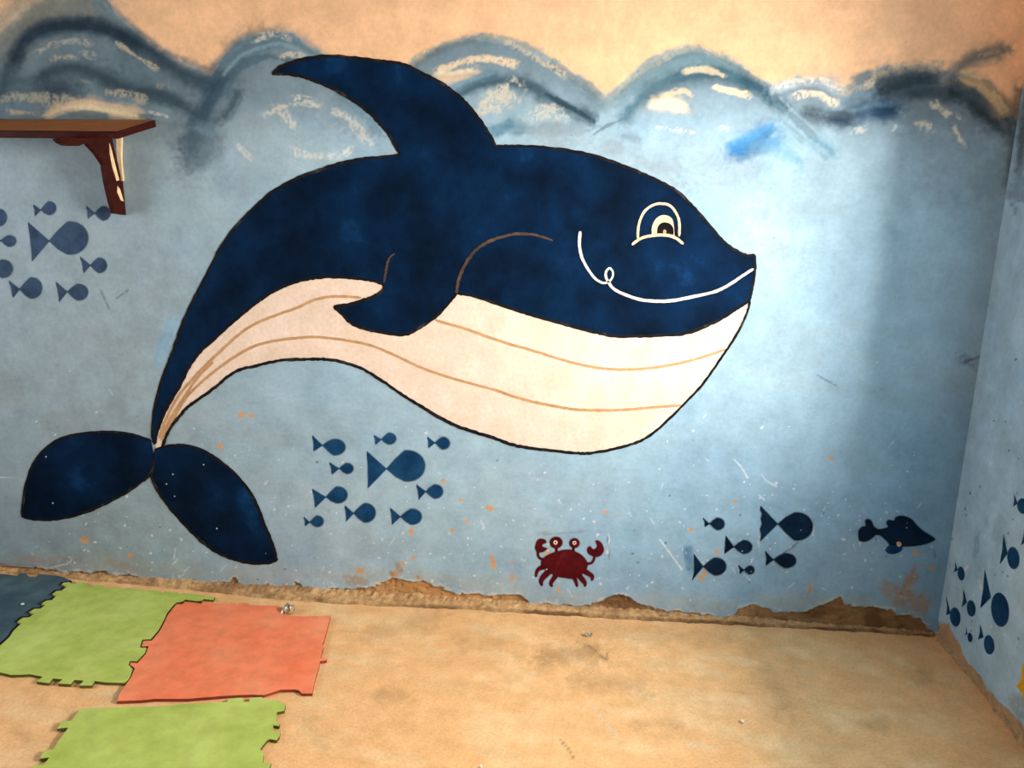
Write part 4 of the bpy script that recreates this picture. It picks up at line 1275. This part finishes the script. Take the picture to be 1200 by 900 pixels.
green2 = [(106.7, 830), (97, 831), (93, 832.5), (91, 835), (83, 845), (73, 844.7), (66.7, 854), (80, 852.5), (68, 869), (62.5, 878), (53, 878.7), (46, 889), (58, 887.5), (51, 896), (40, 896.7), (32, 908), (44, 907), (20, 942), (0, 975),
          (60, 984), (140, 980), (220, 974), (297, 968), (304, 940), (310, 918), (315, 902), (318, 893.7), (307.7, 894), (309, 884), (305, 878), (307.7, 874), (312.5, 868), (316, 866), (324, 867.5), (327.5, 863), (328.5, 857.5), (321, 857), (320, 850), (327, 851), (328, 847.5), (324, 845), (324.5, 834.5), (333, 833), (335, 825.5), (330, 825), (328.5, 820.6), (311, 820), (306.5, 816.8), (293.6, 817.5), (292, 822), (285, 822.4), (283, 817.5), (268, 818.7), (266, 822.8), (260, 823), (212, 825), (200, 826.7), (177, 828), (162, 828), (141.7, 828.7), (116.7, 829.6)]
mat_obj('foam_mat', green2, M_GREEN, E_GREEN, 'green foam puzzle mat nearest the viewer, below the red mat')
gl2 = [(x - 2.4, y - 1.4) for x, y in g_left]
slate = [(-190, 664), (-60, 669), (0, 672.5), (9, 673), (20, 675), (23, 671.5), (31, 672), (34, 676), (42, 676.2), (45, 672.5), (56, 673.5), (69, 675), (75, 676.5), (84, 680.5)] + gl2 + [(-60, 783), (-120, 779), (-260, 768), (-250, 740)]
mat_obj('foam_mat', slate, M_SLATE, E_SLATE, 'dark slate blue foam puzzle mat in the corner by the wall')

# ------------------------------------------------------------------ litter
M_FOIL, nt, b = new_mat('foil', .3)
b.inputs['Metallic'].default_value = .7
nt.links.new(ramp(nt, noise(nt, 60, 3), [(.35, (70, 64, 60)), (.5, (206, 200, 196)), (.62, (230, 206, 120))]), b.inputs['Base Color'])
M_BIT = simple_paint('white_scrap', [(.3, (222, 220, 206)), (.7, (250, 248, 236))], 40)


def crumple(name, px, size, mat, label, z=0.0, seed=1, flat=.6):
    """folded scrap: a small sheet creased along random lines."""
    r = random.Random(seed)
    c0 = on_floor([px], z)[0]
    n = 7
    A, q = [], []
    for i in range(n):
        for j in range(n):
            u, v = i / (n - 1) - .5, j / (n - 1) - .5
            h = abs(math.sin(3.1 * u * 2 + seed)) * .5 + abs(math.sin(4.3 * v + 2.1 * u + seed * 2)) * .4 + r.uniform(-.12, .12)
            A.append((size * (u + r.uniform(-.07, .07)), size * (v * .8 + r.uniform(-.07, .07)), size * flat * h))
    A = np.array(A)
    A[:, 2] -= A[:, 2].min() - .0005
    for i in range(n - 1):
        for j in range(n - 1):
            k = i * n + j
            q.append((k, k + n, k + n + 1, k + 1))
    me = mesh_np(name, A, q)
    o = link(name, me, mat, None, tuple(c0))
    so_ = o.modifiers.new('thickness', 'SOLIDIFY')
    so_.thickness = size * .04
    so_.offset = 1
    return tag(o, label, 'litter')


def crumb(name, px, size, mat, label, z=0.0, seed=1):
    import bmesh
    r = random.Random(seed)
    bm = bmesh.new()
    bmesh.ops.create_icosphere(bm, subdivisions=2, radius=size / 2)
    for v in bm.verts:
        v.co *= r.uniform(.75, 1.2)
        v.co.z *= .7
    mz = min(v.co.z for v in bm.verts)
    for v in bm.verts:
        v.co.z -= mz
    me = bpy.data.meshes.new(name)
    bm.to_mesh(me)
    bm.free()
    c0 = on_floor([px], z)[0]
    return tag(link(name, me, mat, None, tuple(c0)), label, 'litter')


crumple('candy_wrapper', (338, 719), .045, M_FOIL, 'crumpled silver wrapper at the back edge of the red mat', .001, 3, .8)
crumple('paper_scrap', (690, 746), .024, M_FOIL, 'small curled foil scrap on the bare floor below the crab', 0, 5, .8)
crumb('pebble', (869.5, 847), .014, M_BIT, 'white pebble on the shaded bare floor', 0, 2)
crumb('pebble', (26.5, 709), .012, M_BIT, 'tiny white crumb on the slate blue mat', MT, 4)
crumb('pebble', (706, 755), .007, M_BIT, 'tiny pale crumb beside the curled foil scrap', 0, 6)
crumb('pebble', (563, 899), .010, M_BIT, 'pale crumb on the brightly lit floor at the bottom edge', 0, 8)
